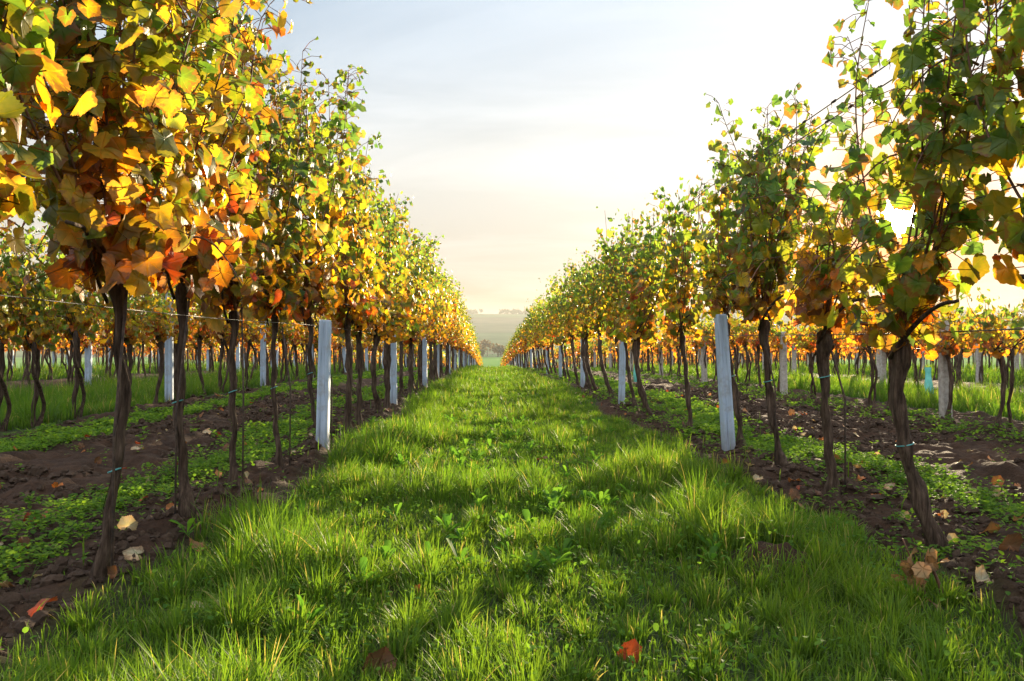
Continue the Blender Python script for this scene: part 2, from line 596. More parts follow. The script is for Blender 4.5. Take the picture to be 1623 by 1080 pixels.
# ------------------------------------------------------------------ leaf templates
HALF = [(0, 1.0), (6, .90), (11, .94), (16, .84), (21, .87), (28, .81), (35, .85), (41, .82), (47, .91), (53, .95), (59, .85), (65, .87), (72, .81), (79, .77),
        (87, .77), (94, .75), (101, .82), (109, .83), (118, .77), (126, .76), (136, .66), (147, .69), (158, .60), (167, .42), (175, .12)]
HALF_MID = [(0, 1.0), (14, .88), (28, .81), (52, .94), (78, .77), (106, .83), (142, .70), (172, .16)]


def leaf_template(half, ring):
    d = [(-a, r) for a, r in half[:0:-1]] + list(half)
    th = np.radians([a for a, r in d])
    r = np.array([q for a, q in d])
    n = len(d)
    out = np.stack([np.sin(th) * r, np.cos(th) * r], 1)
    if ring:
        rm = 0.52 * (0.45 * r + 0.55 * np.convolve(np.r_[r[-2:], r, r[:2]], np.ones(5) / 5, 'valid'))
        mid = np.stack([np.sin(th) * rm, np.cos(th) * rm], 1)
        T = np.vstack([[[0, 0]], mid, out])
        k = np.arange(n - 1)
        tri = np.stack([np.zeros(n - 1, int), 1 + k + 1, 1 + k], 1)
        a, b = 1 + k, 2 + k
        c, e = 1 + n + k, 2 + n + k
        tri = np.vstack([tri, np.stack([a, b, e], 1), np.stack([a, e, c], 1)])
        vein = np.min(np.abs(np.degrees(th)[:, None] - np.array([-109, -53, 0, 53, 109])), 1) < 5
        f = np.r_[0.0, np.where(vein, 0.35, 0.55), np.where(vein, 0.9, 1.0)]
        vn = np.r_[1.0, np.where(vein, 1.0, 0.0), np.where(vein, 1.0, 0.0)]
    else:
        T = np.vstack([[[0, 0]], out])
        k = np.arange(n - 1)
        tri = np.stack([np.zeros(n - 1, int), 2 + k, 1 + k], 1)
        f = np.r_[0.0, np.ones(n)]
        vn = np.r_[1.0, (np.min(np.abs(np.degrees(th)[:, None] - np.array([-106, -52, 0, 52, 106])), 1) < 5) * .8]
    return T, tri, f, vn


T_HI = leaf_template(HALF, True)
T_MID = leaf_template(HALF_MID, False)
T_LO = (np.array([[0, -.35], [-.75, .05], [0, 1.0], [.75, .05]]), np.array([[0, 3, 2], [0, 2, 1]]), np.array([0., .8, 1, .8]), np.zeros(4))


def make_leaves(tm, pos, tip, nrm, size, cc, cm, curl=0.48):
    T, tri, f, vn = tm
    n, m = len(pos), len(T)
    tip = tip / (np.linalg.norm(tip, axis=1)[:, None] + 1e-9)
    nrm = nrm - tip * (nrm * tip).sum(1)[:, None]
    nrm = nrm / (np.linalg.norm(nrm, axis=1)[:, None] + 1e-9)
    side = np.cross(tip, nrm)
    u, v = T[:, 0], T[:, 1]
    r2 = u * u + v * v
    th = np.arctan2(u, v)
    fold = rng.normal(0.12, 0.22, n)[:, None]
    cu = rng.normal(-0.28, curl, n)[:, None]
    wv = rng.normal(0, 0.19, n)[:, None]
    ph = rng.uniform(0, 6.28, n)[:, None]
    cx = rng.normal(0, 0.32, n)[:, None]
    z = fold * np.abs(u) + cu * v * np.abs(v) * 0.8 + wv * np.sin(3 * th[None] + ph) * r2 + cx * u * v
    uu = u[None] * (1 - 0.25 * np.abs(fold)) * rng.uniform(0.85, 1.1, n)[:, None]
    V = pos[:, None, :] + size[:, None, None] * (uu[..., None] * side[:, None, :] + v[None, :, None] * tip[:, None, :] + z[..., None] * nrm[:, None, :])
    C = cc[:, None, :] * (1 - f)[None, :, None] + cm[:, None, :] * f[None, :, None]
    A = np.stack([np.broadcast_to(vn, (n, m)), np.broadcast_to(f, (n, m)), np.repeat(rng.random((n, 1)), m, 1)], -1)
    F = tri[None] + (np.arange(n) * m)[:, None, None]
    return V.reshape(-1, 3), F.reshape(-1, 3), np.concatenate([C, A], -1).reshape(-1, 6)


GREEN_D, GREEN, LIME, YELLOW = (.075, .148, .048), (.120, .205, .032), (.21, .25, .022), (.47, .31, .022)
GOLD, ORANGE, RED, BROWN, BUFF = (.54, .25, .016), (.50, .15, .014), (.42, .06, .014), (.26, .12, .045), (.42, .29, .12)
OLIVE = (.155, .162, .022)
PAL = np.array([GREEN_D, GREEN, OLIVE, LIME, YELLOW, GOLD, ORANGE, RED, BROWN, BUFF])


def leaf_colours(t, warm):
    """t: 0 at the bottom of the canopy .. 1 at its top; warm > 0 turns the vine more orange"""
    n = len(t)
    s = t + rng.normal(0, 0.19, n) - warm + .22
    w_ = np.stack([np.clip((s - .55) * 1.6, 0, 1) * .8, np.clip((s - .30) * 2, 0, 1) * 1.1, np.exp(-((s - .55) / .35) ** 2) * 1.0, np.exp(-((s - .55) / .28) ** 2) * 1.0,
                   np.exp(-((s - .35) / .25) ** 2) * .95, np.exp(-((s - .17) / .22) ** 2), np.exp(-((s + .03) / .18) ** 2) * .7,
                   np.exp(-((s + .16) / .16) ** 2) * .35, np.exp(-((s + .02) / .22) ** 2) * .5 + .06, np.full(n, .04)], 1)
    w_ /= w_.sum(1)[:, None]
    cw = w_.cumsum(1)
    k1 = np.minimum((rng.random((n, 1)) > cw).sum(1), 9)
    k2 = np.minimum((rng.random((n, 1)) > cw).sum(1), 9)
    cc, cm = PAL[np.minimum(k1, k2)], PAL[np.maximum(k1, k2)]
    mixm = rng.uniform(0.3, 1, (n, 1))
    cm = cc * (1 - mixm) + cm * mixm
    j = rng.normal(1, 0.16, (n, 1)).clip(.6, 1.5)
    return cc * j, cm * j


# ------------------------------------------------------------------ grapevines
def trunk_mesh(ctrl, r0, lod, arms=True):
    """ctrl: (height, dx, dy) offsets up the trunk; returns V, F"""
    c = np.array(ctrl, float)
    nr, ns = {'hi': (64, 22), 'mid': (18, 9), 'lo': (6, 5)}[lod]
    h = np.linspace(-0.10, c[-1, 0], nr)
    hc, xs, ys = c[:, 0], c[:, 1], c[:, 2]

    def smooth(v):
        f = np.interp(h, hc, v)
        k = max(1, nr // 9)
        p = np.r_[np.full(k, f[0]), f, np.full(k, f[-1])]
        return np.convolve(p, np.ones(2 * k + 1) / (2 * k + 1), 'valid')

    P = np.stack([smooth(xs) + .004 * np.sin(h * 31 + r0 * 900), smooth(ys) + .006 * np.sin(h * 23 + r0 * 700), h], 1)
    top = c[-1, 0]
    rad = r0 * (1 + 0.75 * np.exp(-((h) / 0.07) ** 2) + 0.5 * np.exp(-((h - top + .03) / 0.055) ** 2) + .13 * np.sin(h * 17 + r0 * 500) + .08 * np.sin(h * 41))
    rad[-1] *= 0.6
    V, F = tube(P, rad, ns)
    if lod != 'lo':
        body = V[:nr * ns].reshape(nr, ns, 3)
        th = np.linspace(0, 1, ns, endpoint=False)
        tt, hh = np.meshgrid(th, h)
        # fibrous ridges that twist up the stem
        amp = (fbm(np.abs(((tt + hh * .35) % 1.0) - .5) * 30, hh * 7, 3, r0 * 3000) - .5) * 2
        kn = (fbm(tt * 0 + np.abs(tt - .5) * 6, hh * 14, 2, r0 * 1000) - .5) * 2
        d = body - P[:, None, :]
        body += d * (0.34 * amp + 0.34 * kn)[..., None]
        V[:nr * ns] = body.reshape(-1, 3)
    parts = [(V, F)]
    if lod == 'hi':                                             # strips of bark peeling off
        for k in range(46):
            i0 = rng.integers(8, nr - 10)
            m_ = rng.integers(4, 10)
            th = rng.uniform(0, 6.28)
            ii = np.clip(np.arange(i0, i0 + m_), 0, nr - 1)
            u = np.linspace(0, 1, len(ii))
            rr = rad[ii] * (1.03 + rng.uniform(.05, .35) * (u - .2).clip(0) ** 2)
            wd = rng.uniform(.05, .16) * (1 - .7 * u)
            a_ = np.stack([P[ii, 0] + rr * np.cos(th - wd + u * .2), P[ii, 1] + rr * np.sin(th - wd + u * .2), P[ii, 2]], 1)
            b_ = np.stack([P[ii, 0] + (rr + .0015) * np.cos(th + wd + u * .2), P[ii, 1] + (rr + .0015) * np.sin(th + wd + u * .2), P[ii, 2]], 1)
            sv = np.stack([a_, b_], 1).reshape(-1, 3)
            q_ = np.arange(len(ii) - 1) * 2
            parts.append((sv, [np.stack([q_, q_ + 1, q_ + 3, q_ + 2], 1)]))
    if arms:
        b = P[-1] - np.array([0, 0, .03])
        for s in (-1, 1):
            k = 9 if lod != 'lo' else 4
            u = np.linspace(0, 1, k)
            q = np.stack([b[0] + .03 * s * np.sin(u * 4 + r0 * 90), b[1] + s * .36 * u, b[2] + .17 * u ** .8 + .03 * np.sin(u * 5 + s)], 1)
            parts.append(tube(q, np.linspace(r0 * .42, .005, k), 8 if lod != 'lo' else 4))
    return join(parts)


def vine_shoots(top, bottom, head, n, spread=1.0, span=.40):
    """polylines of the shoots, in the vine's own frame (y runs along the row)"""
    S = []
    for k in range(n):
        y0 = np.clip((k + .5) / n * 2 - 1 + rng.normal(0, .12), -1.1, 1.1) * span
        L = top * rng.uniform(.84, 1.03) - bottom
        m = 16
        u = np.linspace(0, 1, m)
        ex, ey = rng.normal(0, .13) * spread, rng.normal(0, .10)
        x = head[0] * (1 - u) + ex * u + .05 * np.sin(u * rng.uniform(3, 7) + rng.uniform(0, 6)) * u
        y = head[1] * (1 - u) ** 3 + y0 * (1 - (1 - u) ** 3) + ey * u + .04 * np.sin(u * rng.uniform(3, 7) + rng.uniform(0, 6)) * u
        z = bottom + L * u
        if rng.random() < .45:                                   # the tip arches over and hangs out
            s_ = rng.choice([-1, 1])
            k_ = np.clip((u - .75) / .25, 0, 1)
            x += s_ * k_ ** 2 * rng.uniform(.05, .20)
            y += rng.normal(0, .12) * k_
            z -= k_ ** 2 * rng.uniform(.02, .14)
        S.append(np.stack([x, y, z], 1))
    for k in range(max(2, n // 3)):                              # short shoots hanging out of the canopy wall
        s_ = rng.choice([-1, 1])
        z0 = rng.uniform(bottom + .1, top * .8)
        u = np.linspace(0, 1, 8)
        L = rng.uniform(.18, .38)
        x = s_ * (.05 + L * .75 * u)
        y = rng.uniform(-span, span) + rng.normal(0, .12) * u
        z = z0 + L * .5 * u - L * 1.0 * u ** 2
        S.append(np.stack([x, y, z], 1))
    return S


def crown_mesh(S, top, bottom, warm, lod, dens=1.0, keep=None, leaf=1.0):
    pos, tip, nrm, size, node, t_, sh = [], [], [], [], [], [], []
    step = {'hi': .049, 'mid': .053, 'lo': .10}[lod]
    for P in S:
        seg = np.linalg.norm(np.diff(P, axis=0), axis=1)
        d = np.r_[0, seg.cumsum()]
        m = max(3, int(d[-1] / step))
        dd = np.linspace(.03, d[-1], m) + rng.normal(0, .012, m)
        q = np.stack([np.interp(dd, d, P[:, a]) for a in range(3)], 1)
        uu = np.clip(dd / d[-1], 0, 1)
        turn = rng.normal(-.03, .12) + (.45 if rng.random() < .12 else 0)
        for rep in range(3):
            k = np.ones(m, bool) if rep == 0 else rng.random(m) < 1.0 * dens
            k &= rng.random(m) < dens * (.80 + .20 * np.clip((q[:, 2] - bottom) / .4, 0, 1))
            n = int(k.sum())
            if n == 0:
                continue
            s_ = np.where(np.arange(m)[k] % 2, 1.0, -1.0)
            s_ = np.where(rng.random(n) < .25, -s_, s_)
            out = np.stack([s_ * rng.uniform(.35, 1.0, n), rng.normal(0, .75, n), rng.normal(.12, .35, n)], 1)
            out /= np.linalg.norm(out, axis=1)[:, None]
            L = rng.uniform(.045, .10, n) if rep == 0 else rng.uniform(.07, .22, n)
            L = L * (1 - .45 * uu[k])
            p = q[k] + out * L[:, None]
            pos.append(p)
            node.append(q[k])
            nr = out * np.array([1.0, .75, 1.0]) + np.stack([rng.normal(0, .45, n), rng.normal(0, .45, n), rng.normal(.45, .4, n)], 1)
            tp = np.stack([out[:, 0] * .4, out[:, 1] * .4, np.full(n, -.85)], 1) + rng.normal(0, .42, (n, 3))
            nrm.append(nr)
            tip.append(tp)
            sz = rng.normal(.0445, .0135, n).clip(.018, .086) * (1 - .45 * uu[k] ** 4) * (1 if rep == 0 else .88)
            size.append(sz * leaf)
            t_.append((p[:, 2] - bottom) / (top - bottom))
            sh.append(np.full(n, turn))
    pos, tip, nrm, node = map(np.vstack, (pos, tip, nrm, node))
    size, t_, sh = np.concatenate(size), np.concatenate(t_), np.concatenate(sh)
    low = (pos[:, 2] > bottom - .03) | (rng.random(len(pos)) < .12)
    pos, tip, nrm, node, size, t_, sh = pos[low], tip[low], nrm[low], node[low], size[low], t_[low], sh[low]
    if keep is not None:
        k = keep(pos, size)
        pos, tip, nrm, node, size, t_, sh = pos[k], tip[k], nrm[k], node[k], size[k], t_[k], sh[k]
    cc, cm = leaf_colours(t_ - sh, warm)
    if lod == 'lo':
        size = size * 1.7
    V, F, C = make_leaves({'hi': T_HI, 'mid': T_MID, 'lo': T_LO}[lod], pos, tip, nrm, size, cc, cm)
    if lod == 'hi':                                             # leaf stalks
        n = len(pos)
        a = node
        mid = (node + pos) / 2 + np.array([0, 0, .012])
        wv = np.cross(pos - node, rng.normal(0, 1, (n, 3)))
        wv = wv / (np.linalg.norm(wv, axis=1)[:, None] + 1e-9) * .0016
        w2 = np.cross(pos - node, wv)
        w2 = w2 / (np.linalg.norm(w2, axis=1)[:, None] + 1e-9) * .0016
        ring = lambda p: np.stack([p + wv, p - .5 * wv + .87 * w2, p - .5 * wv - .87 * w2], 1)
        PV = np.stack([ring(a), ring(mid), ring(pos)], 1).reshape(n, 9, 3)
        f = []
        for i in range(2):
            for j in range(3):
                a_, b_ = i * 3 + j, i * 3 + (j + 1) % 3
                f += [[a_, b_, b_ + 3], [a_, b_ + 3, a_ + 3]]
        f = np.array(f)
        PF = f[None] + (np.arange(n) * 9)[:, None, None] + len(V)
        pc = np.array([.25, .12, .03]) * rng.uniform(.5, 1.3, (n, 1))
        V = np.vstack([V, PV.reshape(-1, 3)])
        F = np.vstack([F, PF.reshape(-1, 3)])
        C = np.vstack([C, np.c_[np.repeat(pc, 9, 0), np.zeros((9 * n, 3))]])
    return V, F, C


def torus(c, r, rr, tilt=0.0):
    th = np.linspace(0, 2 * math.pi, 25)
    P = np.stack([c[0] + r * np.cos(th), c[1] + r * np.sin(th), c[2] + tilt * np.cos(th)], 1)
    V, F = tube(P, rr, 6, cap=False)
    return V, F


def build_vine(loc, ctrl, r0, top, bottom, warm, lod, n=9, dens=1.0, canes=True, tie=None, keep=None, spread=1.0, leaf=1.0, span=.40):
    root = empty('grapevine', loc)
    mesh_obj('trunk', *trunk_mesh(ctrl, r0, lod), M_BARK, root)
    head = (ctrl[-1][1], ctrl[-1][2])
    S = vine_shoots(top, bottom, head, n, spread, span)
    if keep is not None:
        S = [P for P in S if keep(np.repeat(P, 3, 0)[1:-1] * .5 + np.repeat(P, 3, 0)[:-2] * .5, np.full(len(P) * 3 - 2, .03)).all()]
    V, F, C = crown_mesh(S, top, bottom, warm, lod, dens, keep, leaf)
    mesh_obj('crown', V, F, M_LEAF, root, col=C)
    if canes:
        for P in S:
            mesh_obj('cane', *tube(P, np.linspace(.0048, .0016, len(P)), 6 if lod == 'hi' else 4), M_CANE, root)
    if tie is not None:
        c = np.array(ctrl)
        x, y = np.interp(tie, c[:, 0], c[:, 1]), np.interp(tie, c[:, 0], c[:, 2])
        mesh_obj('tie', *torus((x, y, tie), r0 * 1.28, .0022, .006), M_TIE, root)
    return root


def rand_ctrl(h, lean=0.0):
    a, b = rng.normal(0, .03), rng.normal(0, .04)
    return [(-.1, 0, 0), (0, 0, 0), (h * .3, a * .8 + lean * .45, b * .8), (h * .65, a * 1.2 + lean * .8, b), (h, lean + a * .5, rng.normal(0, .05))]


ORD = ['first', 'second', 'third', 'fourth', 'fifth', 'sixth', 'seventh', 'eighth', 'ninth', 'tenth']
POST0, BAY = 5.55, 4.28
CAMV = np.array([0, 0, CAM_H])
SUNV = np.array(SUN)


def gap_for_sun(loc):
    l = np.array(loc)

    def keep(pos, size):
        d = pos + l - CAMV
        along = d @ SUNV
        off = np.linalg.norm(d - along[:, None] * SUNV, axis=1)
        return off > .022 + size * .8
    return keep


# --- the near vines, each with a mesh of its own: (y, x, trunk bends, radius, top, warm, shoots, density, tie, label)
NEAR_L = [
    (1.66, -1.05, [(0, 0, 0), (.8, .0, 0)], .028, 2.25, -.04, 10, 1.0, None, 'nearest vine on the left, cut by the frame, large leaves and orange dry ones'),
    (2.50, -1.06, [(0, 0, 0), (.06, .012, 0), (.15, .035, 0), (.25, .036, 0), (.36, .055, .02), (.46, .065, .02), (.56, .062, 0), (.80, .055, 0)], .025, 2.22, .17, 10, 1.0, .29,
     'leftmost full trunk by the grass, dark and crooked, red and orange low leaves'),
    (3.27, -1.07, [(0, 0, 0), (.2, -.02, 0), (.4, -.035, 0), (.6, -.025, .02), (.82, -.02, 0)], .0285, 2.12, .25, 9, .95, .40, 'thick upright vine, second whole trunk from the left edge beside grass'),
    (4.09, -1.14, [(0, 0, 0), (.3, .0, .02), (.6, -.006, 0), (.80, .012, 0)], .026, 2.16, .10, 9, 1.0, .44, 'straight dark vine, third whole trunk from the left edge beside grass'),
    (4.79, -1.085, [(0, 0, 0), (.25, -.03, 0), (.5, -.04, 0), (.80, -.035, 0)], .024, 2.22, .06, 9, 1.0, .42, 'vine with yellow crown, last whole trunk before the nearest left post'),
    (5.72, -1.03, [(0, 0, 0), (.10, -.03, -.02), (.25, -.075, -.02), (.45, -.085, 0), (.80, -.085, 0)], .026, 2.26, .08, 9, 1.0, .45, 'bent vine with swept trunk touching the nearest left post'),
]
NEAR_R = [
    (2.16, 1.47, [(0, 0, 0), (.75, -.05, 0)], .028, 2.1, -.15, 10, .8, None, 'nearest vine on the right, its trunk beyond the frame, green leaves overhead'),
    (2.98, 1.49, [(0, 0, 0), (.12, -.055, 0), (.25, -.10, 0), (.39, -.13, 0), (.54, -.15, 0), (.70, -.14, 0)], .0265, 2.12, -.10, 17, .84, .36,
     'vine in front of the sun, leaning rough trunk with flared foot'),
    (3.90, 1.48, [(0, 0, 0), (.2, -.02, 0), (.45, -.04, 0), (.72, -.045, 0)], .024, 1.34, .08, 9, .85, .52, 'low sparse vine with sky above it, left of the sun'),
    (4.72, 1.53, [(0, 0, 0), (.22, -.06, 0), (.45, -.085, 0), (.76, -.11, 0)], .021, 1.92, -.06, 11, .78, .44, 'slim leaning vine with tall green crown, right of the nearest right post'),
    (5.60, 1.56, [(0, 0, 0), (.28, -.04, 0), (.66, -.11, 0), (.80, -.11, 0)], .021, 1.95, -.05, 11, .8, .45, 'leaning vine with trunk touching the nearest right post'),
]
for side, lst in (('left', NEAR_L), ('right', NEAR_R)):
    for (y, x, ct, r0, top, warm, n, dens, tie, lab) in lst:
        ct = [(-.1, 0, 0)] + ct
        loc = (x, y, gy(x, y))
        o = build_vine(loc, ct, r0 * (.50 if side == 'left' else .82), top, ct[-1][0] + (0 if side == 'left' else .02), warm, 'hi', int(n * 1.3), dens, True, tie,
                       gap_for_sun(loc) if side == 'right' else None, 1.0 if side == 'left' else .85, 1.08 if y < 2.3 else 1.0, .40 if side == 'left' else {2.98: .36, 3.90: .27, 4.72: .24}.get(y, .4))
        tag(o, lab, 'grapevine', 'grapevines bordering the %s side of the grass lane' % side)

# --- the vines behind them: a few of each kind, copied along the rows
PROTO = {}


def protos(key, lod, k, top, bottom, warm, n, dens, lean, r0=.024, leaf=1.0):
    L = []
    for i in range(k):
        h = bottom + .04
        o = build_vine((0, 0, -500), rand_ctrl(h, lean), r0 * rng.uniform(.85, 1.15), top * rng.uniform(.94, 1.05), bottom, warm + rng.normal(0, .11), lod, n, dens,
                       lod == 'mid', None, leaf=leaf, span=.45)
        if key[1] and i % 3 != 2:                               # many of the outer vines rise on two stems
            c2 = [(a, b + .02 + .06 * rng.random(), c + rng.choice([-1, 1]) * (.05 + .16 * max(a, 0) / h)) for a, b, c in rand_ctrl(h, lean)]
            mesh_obj('trunk', *trunk_mesh(c2, r0 * .7, lod), M_BARK, o)
        L.append([o, False])
    PROTO[key] = L


protos(('left', 0, 'mid'), 'mid', 8, 2.16, .78, .08, 13, 1.0, 0.0)
protos(('right', 0, 'mid'), 'mid', 8, 1.98, .76, -.02, 11, .82, -.10, .020)
protos(('left', 1, 'mid'), 'mid', 5, 1.72, .74, .16, 11, 1.0, .05, .022)
protos(('right', 1, 'mid'), 'mid', 6, 1.20, .64, .30, 8, .85, -.03, .017)
protos(('left', 0, 'lo'), 'lo', 6, 2.16, .78, .13, 12, 1.0, 0.0, .028)
protos(('right', 0, 'lo'), 'lo', 6, 1.98, .76, .11, 11, .9, -.06, .028)
protos(('left', 1, 'lo'), 'lo', 3, 1.72, .74, .12, 7, .8, .04, .024)
protos(('right', 1, 'lo'), 'lo', 4, 1.20, .64, .30, 7, .85, -.03, .018)


def place_vine(key, x, y, label, group, cane):
    L = PROTO[key]
    e = L[rng.integers(len(L))]
    if not e[1] and cane:
        o, e[1] = e[0], True
    else:
        o = dup(e[0], () if cane else ('cane',))
    o.location = (x, y, gy(x, y))
    o.rotation_euler = (0, 0, (math.pi if rng.random() < .5 and key[1] else 0) + rng.normal(0, .06))
    s = rng.uniform(.95, 1.05)
    o.scale = (s, s * rng.choice([-1, 1]) if False else s, s * rng.uniform(.90, 1.05))
    return tag(o, label, 'grapevine', group)


def bay_of(y):
    b = int((y - POST0) // BAY)
    return b, int(((y - POST0) - b * BAY) // (BAY / 5))


stuff_spots = []
MAXY = [58, 38, 30, 27, 25]
for side, rows in (('left', ROWS_L), ('right', ROWS_R)):
    for ri, xr in enumerate(rows):
        y0 = 6.6 if ri == 0 else abs(xr) * 1450 / 880 - 1.0
        ys = [POST0 + BAY * b + BAY / 5 * (k + .5) for b in range(-2, 26) for k in range(5)]
        for y in ys:
            if y < y0:
                continue
            yj, xj = y + rng.normal(0, .12), xr + rng.normal(0, .03)
            lim = MAXY[ri] if ri < len(MAXY) else 0
            if y > lim:
                stuff_spots.append((side, ri, xj, yj))
                continue
            b, k = bay_of(y)
            if ri == 0 and b < 9:
                lab = '%s grapevine beyond the %s white post in the row %s of the grass' % (ORD[k], ORD[b], side)
            elif ri == 0:
                lab = 'tiny grapevine near the far end of the row %s of the grass' % side
            elif ri == 1 and 0 <= b < 5:
                lab = '%s grapevine past %s post of the second row %s of the grass' % (ORD[k], ORD[b], side)
            elif ri == 1 and b < 0:
                lab = '%s grapevine before the first post of the second row %s' % (ORD[k] if b == -1 else ORD[k] + ' nearest', side)
            elif ri == 1:
                lab = 'small distant grapevine in the second row %s of the grass' % side
            else:
                lab = 'distant grapevine standing in the %s row %s of the grass' % (ORD[ri], side)
            grp = 'grapevines bordering the %s side of the grass lane' % side if ri == 0 else 'grapevines of the %s row %s of the grass' % (ORD[ri], side)
            lod = 'mid' if y < (30 if ri == 0 else 22) else 'lo'
            place_vine((side, min(ri, 1), lod), xj, yj, lab, grp, lod == 'mid' and y < 16)
for L in PROTO.values():
    for o, used in L:
        if not used:
            for c in list(o.children):
                bpy.data.objects.remove(c)
            bpy.data.objects.remove(o)


# --- the farthest vines: hundreds more, too small to tell apart, one mesh
def far_vines():
    Vs, Fs, Cs, TV, off = [], [], [], [], 0
    lib = {}
    for side, top, bot, warm in (('left', 2.14, .78, .16), ('left2', 1.72, .74, .12), ('right', 1.96, .76, .2), ('right2', 1.20, .64, .30)):
        lib[side] = [crown_mesh(vine_shoots(top, bot, (0, 0), 5), top, bot, warm, 'lo', .8, leaf=1.35) for _ in range(6)]
    for side, ri, x, y in stuff_spots:
        V, F, C = lib[side + ('' if ri == 0 else '2')][rng.integers(6)]
        p = np.array([x, y, gy(x, y)])
        Vs.append(V * np.array([1, 1, rng.uniform(.93, 1.05)]) + p)
        Fs.append(F + off)
        Cs.append(C)
        off += len(V)
        h = .8 if side == 'left' or ri == 0 else .66
        q = np.array([[0, 0, -.1], [rng.normal(0, .04), rng.normal(0, .04), h * .5], [rng.normal(0, .03), rng.normal(0, .03), h]]) + p
        TV.append(tube(q, [.032, .026, .03], 5))
    V, F = np.vstack(Vs), np.vstack(Fs)
    root = empty('distant_vineyard', (0, 0, 0))
    mesh_obj('foliage', V, F, M_LEAF, root, col=np.vstack(Cs))
    mesh_obj('trunks', *join(TV), M_BARK, root)
    tag(root, 'mass of distant vine rows in yellow and orange leaf behind the nearer vines', 'vineyard', None, 'stuff')
    for c in root.children:
        c['kind'] = 'stuff'


far_vines()


# ------------------------------------------------------------------ posts
def post_mesh(h, w, d, taper):
    """concrete post, chamfered, with a shallow channel down both broad faces"""
    hw, hd, c, g, gd = w / 2, d / 2, .008, w * .16, .007
    sec = [(-hw + c, -hd), (-g - .006, -hd), (-g, -hd + gd), (g, -hd + gd), (g + .006, -hd), (hw - c, -hd), (hw, -hd + c), (hw, hd - c),
           (hw - c, hd), (g + .006, hd), (g, hd - gd), (-g, hd - gd), (-g - .006, hd), (-hw + c, hd), (-hw, hd - c), (-hw, -hd + c)]
    sec = np.array(sec)
    hs = np.r_[np.linspace(-.25, h - .012, 14), h]
    sc = 1 - taper * np.clip(hs / h, 0, 1)
    sc[-1] *= .86
    V = np.concatenate([np.c_[sec * s, np.full(16, z)] for s, z in zip(sc, hs)])
    n = len(hs)
    i, j = np.meshgrid(np.arange(n - 1), np.arange(16), indexing='ij')
    a, b = i * 16 + j, i * 16 + (j + 1) % 16
    Q = np.stack([a, b, b + 16, a + 16], -1).reshape(-1, 4)
    V = np.vstack([V, [[0, 0, h + .002]]])
    k = np.arange(16)
    T = np.stack([np.full(16, n * 16), (n - 1) * 16 + k, (n - 1) * 16 + (k + 1) % 16], 1)
    return V, [Q, T]


def make_post(mat, h, w, d):
    r = empty('vineyard_post', (0, 0, 0))
    mesh_obj('shaft', *post_mesh(h, w, d, .08), mat, r)
    for z in (.78, 1.2, 1.6):
        if z < h - .05:
            th = np.linspace(-math.pi / 2, math.pi / 2, 8)
            P = np.stack([np.full(8, w / 2 - .006) + .018 * np.cos(th), .014 * np.sin(th), np.full(8, z)], 1)
            mesh_obj('wire_hook', *tube(P, .002, 5), M_WIRE, r)
    return r


PR = {'left': make_post(M_POST, .78, .067, .075), 'right': make_post(M_POST, .82, .070, .075), 'grey': make_post(M_POST2, .84, .085, .08), 'left2': make_post(M_POST, 1.5, .085, .075)}
pu = set()
for side, rows in (('left', ROWS_L), ('right', ROWS_R)):
    for ri, xr in enumerate(rows):
        lim = [100, 70, 55, 50, 45, 40, 40, 40, 40][ri]
        for b in range(-1, 24):
            y = POST0 + BAY * b + (0 if ri == 0 else [.0, 2.08 if side == 'right' else 1.02, .4, 2.2, .9, 3.0, 1.2, 2.0, .5][ri]) + rng.normal(0, .03)
            if y > lim or y < (5.4 if ri == 0 else abs(xr) * 1450 / 860):
                continue
            key = side if ri == 0 else ('left2' if side == 'left' else 'grey')
            if key in pu:
                o = dup(PR[key], ('wire_hook',) if y > 16 else ())
            else:
                o = PR[key]
                pu.add(key)
            x = xr + rng.normal(0, .012) + (.0 if ri else (.03 if side == 'left' else -.01))
            o.location = (x, y, gy(x, y))
            o.rotation_euler = (rng.normal(0, .012), rng.normal(0, .012) - (.07 if side == 'right' and ri == 0 and b == 0 else 0), rng.normal(0, .12))
            look = 'whitewashed concrete' if key != 'grey' else 'weathered grey'
            if ri == 0 and b < 10:
                lab = '%s %s post along the row on the %s of the grass' % (ORD[b], look, side)
                if b == 0:
                    lab = 'nearest and tallest whitewashed post in the row %s of the grass' % side
            elif ri == 0:
                lab = 'tiny %s post near the far end of row %s of the grass' % (look, side)
            else:
                nb = sum(1 for q in PRN if q == (side, ri)) if 'PRN' in globals() else 0
                if nb < 3 and ri < 3:
                    lab = '%s %s post of the %s row %s of the grass' % (['nearest', 'second nearest', 'third nearest'][nb], look, ORD[ri], side)
                else:
                    lab = 'distant %s post in the %s row %s of the grass' % (look, ORD[ri], side)
            if 'PRN' not in globals():
                PRN = []
            PRN.append((side, ri))
            tag(o, lab, 'post', 'posts of the %s row %s of the grass' % (ORD[ri], side))

# ------------------------------------------------------------------ trellis wires, thin stakes
WY = np.r_[np.linspace(-1.0, 12, 27), np.linspace(13, 62, 50)]


